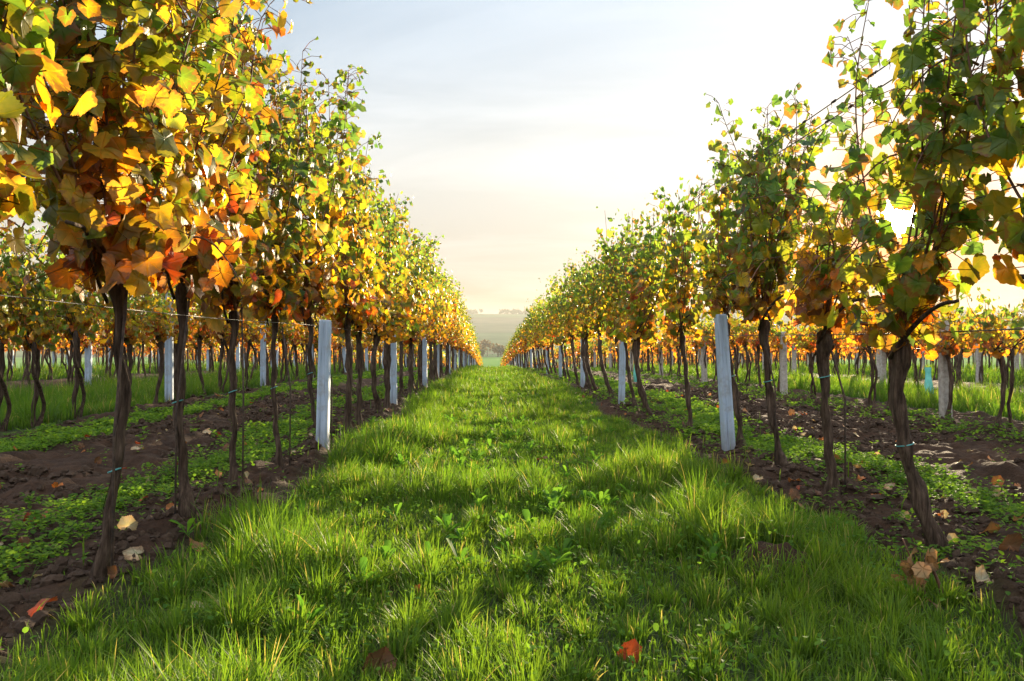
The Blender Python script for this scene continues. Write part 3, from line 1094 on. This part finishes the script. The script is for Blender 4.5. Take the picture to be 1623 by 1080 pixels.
def wire(xr, z, label, grp, bits=None, dx=0.0):
    sag = .012 * np.sin((WY - POST0) / BAY * math.pi) ** 2
    P = np.stack([np.full(len(WY), xr + dx), WY, slope(WY) + z - sag], 1)
    if bits is None:
        o = mesh_obj('trellis_wire', *tube(P, .0014 if xr < 0 else .0021, 5), M_WIRE)
        return tag(o, label, 'wire', grp)
    r = empty('trellis_wire', (0, 0, 0))
    mesh_obj('strand', *tube(P, .0027, 5), M_WIRE, r)
    for (y, s) in bits:                                      # dried tendrils left wound round the wire
        u = np.linspace(0, 1, 22)
        zz = z - .012 * math.sin((y - POST0) / BAY * math.pi) ** 2
        q = np.stack([xr + dx + .004 * np.cos(u * 22), y + (u - .5) * s, slope(np.array([y]))[0] + zz + .004 * np.sin(u * 22) + .002], 1)
        q = np.vstack([q, q[-1] + [[.006, .006, -.012], [.004, .01, -.03 * (s / .06)]]])
        mesh_obj('dry_tendril', *tube(q, np.r_[np.full(22, .0022), .0013, .0008], 4), M_ROD, r)
    return tag(r, label, 'wire', grp)


for side, xr, tops in (('left', -1.05, (.80, 1.22, 1.62, 1.95)), ('right', 1.42, (.74, 1.12, 1.645, 1.69))):
    names = ['lowest', 'second lowest', 'second highest', 'highest']
    for k, z in enumerate(tops):
        bits = None
        if side == 'right' and k >= 2:
            bits = [(3.15, .05), (3.32, .07), (3.42, .05), (3.7, .04), (4.05, .03)] if k == 3 else [(3.34, .05), (3.6, .03), (3.85, .04)]
        wire(xr, z, '%s thin steel wire along the row %s of the grass' % (names[k], side), 'trellis wires of the row %s of the grass' % side, bits, .015 * (-1) ** k)
for side, xr, z in (('left', -3.75, .76), ('right', 3.85, .66)):
    wire(xr, z, 'thin steel wire along the second row %s of the grass' % side, 'trellis wires of the second rows')

for side, lst in (('left', NEAR_L[1:]), ('right', NEAR_R[1:])):
    for k, (y, x, ct, r0, *_r) in enumerate(lst):
        if side == 'right' and k in (0, 3):
            continue
        hx = ct[-1][1]
        sx = x + (.05 if side == 'left' else -.055) * (1 if k != 1 else -.7)
        P = np.array([[sx, y - .03, gy(sx, y - .03) - .1], [sx + .003, y - .02, .45], [x + hx + (.03 if side == 'left' else -.03), y - .01, .86]])
        o = mesh_obj('support_stake', *tube(P, .0042, 6), M_ROD)
        tag(o, 'thin rusty rod beside the %s' % (lst[k][-1].split(',')[0] if False else
            (['leftmost full trunk by the grass', 'second whole trunk from the left edge', 'third whole trunk from the left edge', 'last trunk before nearest left post', 'bent trunk at the nearest left post'][k] if side == 'left' else
             ['', 'low sparse vine left of the sun', 'slim vine right of the nearest right post', ''][k])), 'stake', 'thin rods beside the trunks')

# ------------------------------------------------------------------ grass, weeds, clods
def blades(P, L, W, az, lean, segs, col_b, col_t):
    n = len(P)
    t = np.linspace(0, 1, segs + 1)
    d = np.stack([np.cos(az), np.sin(az), np.zeros(n)], 1)
    wa = az + math.pi / 2 + rng.normal(0, .6, n)
    wd = np.stack([np.cos(wa), np.sin(wa), np.zeros(n)], 1)
    hor = (lean * L)[:, None] * t[None] ** 1.8
    ver = L[:, None] * (t[None] - (.42 * np.minimum(lean, 1.1) ** 1.5)[:, None] * t[None] ** 2.4)
    c = P[:, None, :] + hor[..., None] * d[:, None, :]
    c[..., 2] += ver
    hw = W[:, None] * .5 * np.clip(1.05 - t[None] ** 2.2, .06, 1)
    A, B = c - hw[..., None] * wd[:, None, :], c + hw[..., None] * wd[:, None, :]
    V = np.stack([A, B], 2).reshape(n, -1, 3)
    m = V.shape[1]
    k = np.arange(segs) * 2
    q = np.stack([k, k + 1, k + 3, k + 2], 1)
    F = (q[None] + (np.arange(n) * m)[:, None, None]).reshape(-1, 4)
    tt = np.repeat(t, 2)
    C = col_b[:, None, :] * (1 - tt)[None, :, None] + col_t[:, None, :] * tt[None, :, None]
    return V.reshape(-1, 3), F, C.reshape(-1, 3)


def grass_field(name, regions, label):
    Vs, Fs, Cs, off = [], [], [], 0
    for (x0, x1, y0, y1, dens, segs, wid, hsc) in regions:
        n = int((x1 - x0) * (y1 - y0) * dens)
        x, y = rng.uniform(x0, x1, n), rng.uniform(y0, y1, n)
        # gather part of the blades into tussocks
        cell = .13
        cx, cy = np.floor(x / cell), np.floor(y / cell)
        jx, jy = (cx + .2 + .6 * hsh(cx, cy, 3.0)) * cell, (cy + .2 + .6 * hsh(cx, cy, 4.0)) * cell
        tus = (hsh(cx, cy, 5.0) < .6) & (rng.random(n) < .65)
        x = np.where(tus, jx + (x - jx) * .5, x)
        y = np.where(tus, jy + (y - jy) * .5, y)
        sm = soil_mask(x, y)
        heap = np.exp(-(((x - .89) / .15) ** 2 + ((y - 2.83) / .15) ** 2))
        k = (rng.random(n) > np.clip(sm * 1.6, 0, .995)) & (rng.random(n) > heap * 1.3)
        clump = fbm(x * 2.3, y * 1.9, 3, 40.0)
        k &= rng.random(n) < .45 + clump
        x, y, tus = x[k], y[k], tus[k]
        n = len(x)
        clump = clump[k]
        lane0 = (x > -1.2) & (x < 1.6)
        edge = np.exp(-((x + .62) / .24) ** 2) + .5 * np.exp(-((x - .82) / .24) ** 2)
        h = np.where(lane0, .046 + .082 * edge * sstep(.36, .68, clump) + .06 * sstep(.52, .75, clump) + .008 * edge, .09 + .10 * sstep(.35, .7, clump))
        h = h * np.where(tus, 1.2, .85) * rng.uniform(.55, 1.35, n) * hsc
        z = height(x, y) - .006
        az = rng.uniform(0, 2 * math.pi, n)
        cx, cy = np.floor(x / cell), np.floor(y / cell)
        jx, jy = (cx + .2 + .6 * hsh(cx, cy, 3.0)) * cell, (cy + .2 + .6 * hsh(cx, cy, 4.0)) * cell
        az = np.where(tus, np.arctan2(y - jy, x - jx) + rng.normal(0, .5, n), az)
        lean = np.abs(rng.normal(.42, .3, n)).clip(.03, 1.3)
        g = rng.random((n, 1))
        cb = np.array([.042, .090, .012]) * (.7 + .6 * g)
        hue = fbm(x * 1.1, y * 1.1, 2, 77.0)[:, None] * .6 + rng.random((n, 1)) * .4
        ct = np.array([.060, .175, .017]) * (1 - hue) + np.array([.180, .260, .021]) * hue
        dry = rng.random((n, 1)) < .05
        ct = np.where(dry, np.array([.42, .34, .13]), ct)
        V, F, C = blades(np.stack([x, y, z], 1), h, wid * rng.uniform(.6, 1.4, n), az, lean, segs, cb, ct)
        Vs.append(V)
        Fs.append(F + off)
        Cs.append(C)
        off += len(V)
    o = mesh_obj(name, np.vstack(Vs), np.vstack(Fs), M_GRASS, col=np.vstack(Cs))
    return tag(o, label, 'grass', None, 'stuff')


grass_field('lane_grass', [
    (-1.25, 1.65, 1.15, 2.6, 15000, 5, .0036, 1.0), (-1.25, 1.65, 2.6, 4.6, 10500, 4, .0040, 1.0), (-1.25, 1.65, 4.6, 9, 5200, 3, .0052, 1.0),
    (-1.25, 1.65, 9, 18, 2300, 2, .008, 1.05), (-1.2, 1.6, 18, 34, 900, 2, .013, 1.1), (-1.2, 1.6, 34, 62, 400, 2, .022, 1.2)],
    'lush green grass with tall tufts growing along the middle lane')
grass_field('side_grass', [
    (-6.4, -3.7, 5.5, 14, 1700, 2, .007, 1.1), (-6.4, -3.7, 14, 45, 480, 2, .013, 1.2), (4.4, 6.4, 5.5, 14, 1700, 2, .007, 1.1), (4.4, 6.4, 14, 45, 480, 2, .013, 1.2),
    (-14, -8.9, 10, 45, 160, 2, .018, 1.6), (8.8, 14, 10, 45, 160, 2, .018, 1.5), (-3.8, -1.1, 1.5, 10, 25, 3, .005, .7), (1.3, 3.9, 1.5, 10, 30, 3, .005, .7)],
    'rank green grass between the outer vine rows')


def flat_leaf(pos, az, tilt, L, W, col, long):
    """small weed leaves: 6-gon with a folded midrib"""
    n = len(pos)
    if long:
        u = np.array([0, -.22, -.5, -.42, 0, .42, .5, .22, 0])
        v = np.array([0, .25, .6, .85, 1.0, .85, .6, .25, .55])
    else:
        u = np.array([0, -.5, -.62, -.35, 0, .35, .62, .5, 0])
        v = np.array([0, .15, .5, .85, 1.0, .85, .5, .15, .5])
    tri = np.array([[8, (k + 1) % 8, k] for k in range(8)])
    d = np.stack([np.cos(az) * np.cos(tilt), np.sin(az) * np.cos(tilt), np.sin(tilt)], 1)
    s = np.stack([-np.sin(az), np.cos(az), np.zeros(n)], 1)
    nn = np.cross(d, s) * -1
    z = (np.abs(u) * .35)[None] - (v ** 2 * .45)[None] * rng.uniform(.2, 1.2, n)[:, None] + .5 * v[None] * .4
    V = pos[:, None] + (W[:, None] * u[None])[..., None] * s[:, None] + (L[:, None] * v[None])[..., None] * d[:, None] + (L[:, None] * z * .6)[..., None] * np.array([0, 0, 1.0])
    F = (tri[None] + (np.arange(n) * 9)[:, None, None]).reshape(-1, 3)
    return V.reshape(-1, 3), F, np.repeat(col, 9, 0)


def weeds():
    Vs, Fs, Cs, off = [], [], [], 0

    def add(V, F, C):
        nonlocal off
        Vs.append(V)
        Fs.append(F + off)
        Cs.append(C)
        off += len(V)
    # low cover on the soil strips
    for (x0, x1, y0, y1, dens, sc) in ((-3.7, -1.05, 1.6, 6, 1500, 1.0), (1.3, 4.0, 1.8, 6, 1500, 1.0), (-3.7, -1.05, 6, 14, 700, 1.5), (1.3, 4.0, 6, 14, 700, 1.5), (-3.7, -1.05, 14, 34, 220, 2.6), (1.3, 4.0, 14, 34, 220, 2.6)):
        n = int((x1 - x0) * (y1 - y0) * dens)
        x, y = rng.uniform(x0, x1, n), rng.uniform(y0, y1, n)
        k = rng.random(n) < weed_mask(x, y) ** 2 * 1.1 + .006
        x, y = x[k], y[k]
        per = 7
        n = len(x)
        az = rng.uniform(0, 6.28, (n, per)).ravel()
        rr = (rng.uniform(.0, .022, (n, per)) * sc).ravel()
        px, py = np.repeat(x, per) + rr * np.cos(az), np.repeat(y, per) + rr * np.sin(az)
        hz = rng.uniform(.008, .05, (n, per)).ravel() * (1 + .3 * (sc - 1))
        pos = np.stack([px, py, height(px, py) + hz], 1)
        g = rng.random((n * per, 1))
        col = np.array([.055, .13, .018]) * (1 - g) + np.array([.15, .25, .03]) * g
        add(*flat_leaf(pos, az, rng.normal(.25, .35, n * per), rng.uniform(.011, .022, n * per) * sc, rng.uniform(.009, .016, n * per) * sc, col, False))
    # dandelion-like rosettes and clover in the lane
    n, per = 230, 8
    y = 1.2 + 7 * rng.random(n) ** 1.6
    x = rng.normal(.12, .42, n).clip(-1, 1.25)
    m = (hsh(np.floor(x * 3), np.floor(y * 2), 9.0) > .35)
    x, y = x[m], y[m]
    n = len(x)
    az = (rng.uniform(0, 6.28, (n, 1)) + np.arange(per)[None] * 2.4 + rng.normal(0, .3, (n, per))).ravel()
    px, py = np.repeat(x, per), np.repeat(y, per)
    pos = np.stack([px, py, height(px, py) + .012 + rng.uniform(0, .03, n * per)], 1)
    g = rng.random((n * per, 1))
    col = np.array([.05, .14, .022]) * (1 - g) + np.array([.12, .24, .03]) * g
    L = rng.uniform(.03, .085, n * per)
    add(*flat_leaf(pos, az, rng.normal(.75, .25, n * per), L, L * rng.uniform(.22, .4, n * per), col, True))
    n = 8000
    y = 1.15 + 6.5 * rng.random(n) ** 1.5
    x = rng.uniform(-1.0, 1.3, n)
    k = (fbm(x * 2.6, y * 2.6, 2, 60.0) > .46) & (rng.random(n) > soil_mask(x, y))
    x, y = x[k], y[k]
    n = len(x)
    pos = np.stack([x, y, height(x, y) + rng.uniform(.01, .09, n)], 1)
    g = rng.random((n, 1))
    col = np.array([.05, .13, .02]) * (1 - g) + np.array([.13, .24, .03]) * g
    add(*flat_leaf(pos, rng.uniform(0, 6.28, n), rng.normal(.2, .4, n), rng.uniform(.010, .022, n), rng.uniform(.006, .012, n), col, False))
    o = mesh_obj('ground_weeds', np.vstack(Vs), np.vstack(Fs), M_WEED, col=np.vstack(Cs))
    tag(o, 'low bright green weeds creeping over soil and grass', 'weeds', None, 'stuff')


weeds()


def clods():
    base = []
    for a in range(6):
        th = np.linspace(0, 2 * math.pi, 9)[:-1]
        rings = [np.array([[0, 0, 1.0]])]
        for lat in (50, 15, -20, -55):
            c = math.cos(R(lat))
            rings.append(np.stack([np.cos(th + lat * .012) * c, np.sin(th + lat * .012) * c, np.full(8, math.sin(R(lat)))], 1))
        rings.append(np.array([[0, 0, -1.0]]))
        V = np.vstack(rings)
        V = V * (1 + rng.normal(0, .2, (len(V), 1))) + rng.normal(0, .06, V.shape)
        base.append(V)
    F = [[0, 1 + k, 1 + (k + 1) % 8] for k in range(8)]
    for r in range(3):
        for k in range(8):
            a, b = 1 + r * 8 + k, 1 + r * 8 + (k + 1) % 8
            F += [[a, a + 8, b + 8], [a, b + 8, b]]
    F += [[33, 25 + (k + 1) % 8, 25 + k] for k in range(8)]
    F = np.array(F)
    Vs, Fs, off = [], [], 0
    n = 48000
    y = 1.5 + 13 * rng.random(n) ** 1.7
    x = np.where(rng.random(n) < .5, rng.uniform(-3.7, -1.0, n), rng.uniform(1.25, 3.8, n))
    m = soil_mask(x, y) * (1 - .75 * weed_mask(x, y))
    k = (rng.random(n) < m) & (fbm(x * 1.7, y * 1.7, 2, 90.0) > .40)
    x, y = x[k], y[k]
    z = height(x, y)
    for i in range(len(x)):
        s = min(.026, .004 + rng.exponential(.0062)) * (1 + y[i] * .03)
        a = rng.uniform(0, 6.28)
        V = base[rng.integers(6)] * np.array([s * rng.uniform(.8, 1.4), s * rng.uniform(.7, 1.2), s * rng.uniform(.65, 1.0)])
        ca, sa = math.cos(a), math.sin(a)
        V = np.stack([V[:, 0] * ca - V[:, 1] * sa, V[:, 0] * sa + V[:, 1] * ca, V[:, 2]], 1) + [x[i], y[i], z[i] + s * .15]
        Vs.append(V)
        Fs.append(F + off)
        off += len(V)
    o = mesh_obj('soil_clods', np.vstack(Vs), np.vstack(Fs), M_CLOD, smooth=False)
    tag(o, 'crumbled dark clods lying over the ploughed strips', 'soil clods', None, 'stuff')


clods()


# ------------------------------------------------------------------ fallen leaves, dead weed, plastic sleeves
def at(px, py):
    d = CAM_H * FPX / (py - 540)
    return (px - VPX) / FPX * d, d


C_PALE, C_ORG, C_RED, C_BRN, C_TAN = (.50, .40, .27), (.42, .15, .04), (.32, .06, .02), (.17, .085, .045), (.38, .20, .09)
FALLEN = [
    (220, 908, .062, C_PALE, .03, 'pale buff fallen leaf at the foot of the leftmost full trunk'),
    (208, 862, .060, C_PALE, .03, 'pale fallen leaf standing on edge behind leftmost full trunk'),
    (318, 886, .050, C_TAN, .03, 'tan fallen leaf just in front of second trunk from left'),
    (405, 880, .060, C_BRN, .06, 'brown crumpled leaf caught in grass right of second left trunk'),
    (72, 1000, .075, C_RED, .04, 'red orange fallen leaf in the lower left corner'),
    (262, 845, .045, C_PALE, .03, 'pale curled leaf between the first two left trunks'),
    (276, 820, .050, C_ORG, .04, 'orange fallen leaf behind the second trunk on the left'),
    (600, 1066, .075, C_BRN, .03, 'large brown leaf sunk in the grass at bottom edge'),
    (1000, 1052, .055, C_RED, .04, 'red leaf half sunk in the grass at the bottom edge'),
    (655, 960, .050, C_ORG, .03, 'dull orange leaf half hidden in grass left of lane centre'),
    (1332, 850, .055, C_ORG, .03, 'bright orange leaf on soil left of the flared trunk'),
    (1246, 878, .060, C_PALE, .08, 'pale leaf lying on the small heap of earth'),
    (1577, 866, .070, C_TAN, .03, 'tan leaf right of the flared trunk foot'),
    (1612, 905, .075, C_BRN, .03, 'brown leaf at the right edge of the picture'),
    (1566, 949, .055, C_PALE, .03, 'pale leaf on bare soil in the lower right'),
    (860, 736, .070, C_BRN, .07, 'dark leaf lying in grass in the middle of the lane'),
    (1190, 760, .055, C_PALE, .03, 'pale leaf on soil below the nearest right post'),
    (1263, 776, .055, C_ORG, .03, 'yellow orange leaf near slim vine right of nearest right post'),
    (1110, 710, .060, C_ORG, .03, 'orange leaf just left of the nearest right post'),
    (1098, 708, .050, C_TAN, .03, 'tan leaf beside the orange one left of nearest right post'),
    (1205, 770, .050, C_PALE, .03, 'second pale leaf near the foot of nearest right post'),
    (560, 706, .060, C_ORG, .03, 'orange leaf on soil right of the nearest left post'),
    (330, 690, .080, C_PALE, .03, 'pale leaf on weeds between second and third left trunks'),
    (222, 725, .080, C_PALE, .03, 'whitish leaf on dark soil right of leftmost full trunk'),
    (350, 632, .10, C_ORG, .03, 'orange leaf on far weeds behind the third left trunk'),
    (60, 838, .06, C_RED, .03, 'reddish leaf on dark soil near the left edge'),
    (1275, 815, .05, C_TAN, .03, 'tan leaf in weeds beyond the heap of earth'),
    (1390, 690, .08, C_TAN, .03, 'tan leaf on ploughed soil behind the vine before the sun'),
    (1395, 815, .05, C_ORG, .03, 'small orange leaf in weeds behind the bright orange one'),
    (1250, 610, .10, C_BRN, .03, 'brown leaf far off on the right ploughed strip'),
    (940, 842, .05, C_TAN, .05, 'small tan leaf in grass right of lane centre'),
    (945, 745, .05, C_ORG, .05, 'small orange leaf in far grass right of lane centre'),
]
for (px, py, s, c, up, lab) in FALLEN:
    x, y = at(px, py)
    c = np.array([c])
    e = rng.normal(0, .35, 3)
    tip = np.array([[math.cos(e[0] * 9), math.sin(e[0] * 9), .05 + .3 * abs(e[1])]])
    nr = np.array([[e[1] * .6, -.45 + e[2] * .5, 1.0]])
    if 'edge' in lab.split() or 'upright' in lab:
        nr, tip = np.array([[.25, -1.0, .2]]), np.array([[.35, .1, 1.0]])
    V, F, C = make_leaves(T_HI, np.zeros((1, 3)), tip, nr, np.array([s * .62]), c, c * np.array([[.8, .65, .55]]), curl=.9)
    o = mesh_obj('fallen_leaf', V, F, M_DRY, col=C)
    o.location = (x, y, gy(x, y) + up * .6)
    tag(o, lab, 'leaf', 'fallen vine leaves')

# more fallen leaves, small in the picture
tpl = [o for o in COL if o.name.startswith('fallen_leaf')][:14]
for i in range(230):
    y = 2.3 + 11 * rng.random() ** 1.5
    x = rng.choice([-1, 1]) * rng.uniform(0, .5) + rng.choice([-1.2, -2.2, 1.6, 2.6])
    o = tpl[rng.integers(14)].copy()
    COL.link(o)
    o.location = (x, y, gy(x, y) + .03)
    o.rotation_euler = (0, 0, rng.uniform(0, 6.28))
    o.scale = (rng.uniform(.5, .85),) * 3
    tag(o, 'small fallen vine leaf on the weedy soil under the %s vines' % ('left' if x < 0 else 'right'), 'leaf', 'fallen leaves farther off %s' % ('left' if x < 0 else 'right'))

# dead weed in front of the flared trunk
x, y = at(1490, 952)
r = empty('dead_weed', (x, y, gy(x, y)))
u = np.linspace(0, 1, 12)
mesh_obj('stem', *tube(np.stack([-.005 - .075 * u, .02 * u, -.04 + .20 * u], 1), np.linspace(.004, .0018, 12), 6), M_CANE, r)
mesh_obj('stem', *tube(np.stack([.01 + .012 * np.sin(u * 5), .02 * u, -.04 + .15 * u], 1), np.linspace(.007, .003, 12), 6), M_CANE, r)
n = 16
V, F, C = make_leaves(T_HI, np.stack([rng.normal(-.035, .022, n), rng.normal(0, .015, n), rng.uniform(.03, .14, n)], 1), rng.normal(0, .4, (n, 3)) + [0, 0, -.6],
                      rng.normal(0, .5, (n, 3)) + [0, -.8, .1], rng.uniform(.018, .034, n), np.array([C_TAN]) * rng.uniform(.7, 1.3, (n, 1)), np.array([C_TAN]) * rng.uniform(.6, 1.1, (n, 1)), .6)
mesh_obj('withered_leaves', V, F, M_DRY, r, col=C)
tag(r, 'withered brown weed with bare stalk in front of the flared trunk', 'dead weed')

# teal plastic sleeves round young vines
for (px, d, h, lab) in ((1479, 11.5, .42, 'teal plastic sleeve among trunks of the outer right rows'), (1009, 17.0, .36, 'small teal sleeve seen between trunks left of nearest right post')):
    x = (px - VPX) / FPX * d
    g = gy(x, d)
    th = np.linspace(0, 2 * math.pi, 15)[:-1]
    hs = np.linspace(0, h, 8)
    rad = .045 + .012 * np.sin(hs * 14)
    V = np.concatenate([np.stack([q * np.cos(th) * (1 + .14 * np.cos(3 * th + z * 9)), q * np.sin(th) * (1 + .14 * np.cos(3 * th + z * 9)), np.full(14, z)], 1) for q, z in zip(rad, hs)])
    i, j = np.meshgrid(np.arange(7), np.arange(14), indexing='ij')
    a, b = i * 14 + j, i * 14 + (j + 1) % 14
    o = mesh_obj('vine_sleeve', V, np.stack([a, b, b + 14, a + 14], -1).reshape(-1, 4), M_TEAL)
    o.location = (x, d, g - .01)
    tag(o, lab, 'plant guard', 'teal sleeves')


# ------------------------------------------------------------------ woods of the far side
def wood(name, spots, hmin, hmax, label, cols):
    Vs, Cs, TV = [], [], []
    for (x, y, z) in spots:
        h = rng.uniform(hmin, hmax)
        n = 170 if hmin < 5 else 60
        k = rng.integers(3, 6)
        cen = np.stack([rng.normal(0, h * .18, k), rng.normal(0, h * .18, k), h * rng.uniform(.45, .85, k)], 1)
        p = cen[rng.integers(0, k, n)] + rng.normal(0, h * .13, (n, 3))
        p[:, 2] = np.clip(p[:, 2], h * .12, h)
        Vs.append(p + [x, y, z])
        Cs.append(np.array(cols)[rng.integers(len(cols))] * rng.uniform(.7, 1.3, (n, 1)))
        TV.append(tube(np.array([[x, y, z - .5], [x + .1, y, z + h * .3], [x, y, z + h * .6]]), [h * .03, h * .022, h * .012], 5))
    P, C = np.vstack(Vs), np.vstack(Cs)
    n = len(P)
    V, F, C = make_leaves(T_LO, P, rng.normal(0, 1, (n, 3)), rng.normal(0, 1, (n, 3)), rng.uniform(.045, .085, n) * (hmin + hmax) * (1 if hmin < 5 else 1.5), C, C * .9)
    r = empty(name, (0, 0, 0))
    mesh_obj('crowns', V, F, M_FAR_LEAF, r, col=C)
    mesh_obj('trunks', *join(TV), M_BARK, r)
    for c in r.children:
        c['kind'] = 'stuff'
    tag(r, label, 'wood', None, 'stuff')


sp = []
for i in range(330):
    x, y = rng.uniform(-330, 330), rng.uniform(430, 470)
    if fbm(np.array([x * .03]), np.array([1.0]), 2, 5.0)[0] > .38:
        sp.append((x, y, float(hill_z(np.array([x]), np.array([y]))[0])))
wood('valley_wood', sp, 4, 8.5, 'hazy brown wood at the foot of the hill beyond the meadow', [(.10, .075, .04), (.07, .085, .035), (.13, .08, .04)])
sp = []
for i in range(900):
    x, y = rng.uniform(-1000, 1100), rng.uniform(1480, 1540)
    if fbm(np.array([x * .012]), np.array([1.0]), 3, 6.0)[0] > .30:
        sp.append((x, y, float(hill_z(np.array([x]), np.array([y]))[0])))
wood('ridge_wood', sp, 6, 11, 'pale misty line of trees on the ridge of the hill', [(.06, .07, .035), (.08, .07, .04)])

# ------------------------------------------------------------------ the air
m, t, out = new_mat('haze_air')
pv = N(t, 'ShaderNodeVolumePrincipled', inp={'Color': (.76, .75, .70, 1), 'Density': .00029, 'Anisotropy': .1})
t.links.new(pv.outputs[0], out.inputs['Volume'])
X0, X1, Y0, Y1, Z0, Z1 = -1950, 1950, -30, 1900, -9.5, 60
V = np.array([[x, y, z] for z in (Z0, Z1) for y in (Y0, Y1) for x in (X0, X1)])
F = np.array([[0, 2, 3, 1], [4, 5, 7, 6], [0, 1, 5, 4], [2, 6, 7, 3], [0, 4, 6, 2], [1, 3, 7, 5]])
tag(mesh_obj('haze', V, F, m, smooth=False), 'thin evening haze lying over the valley', 'haze', None, 'stuff')
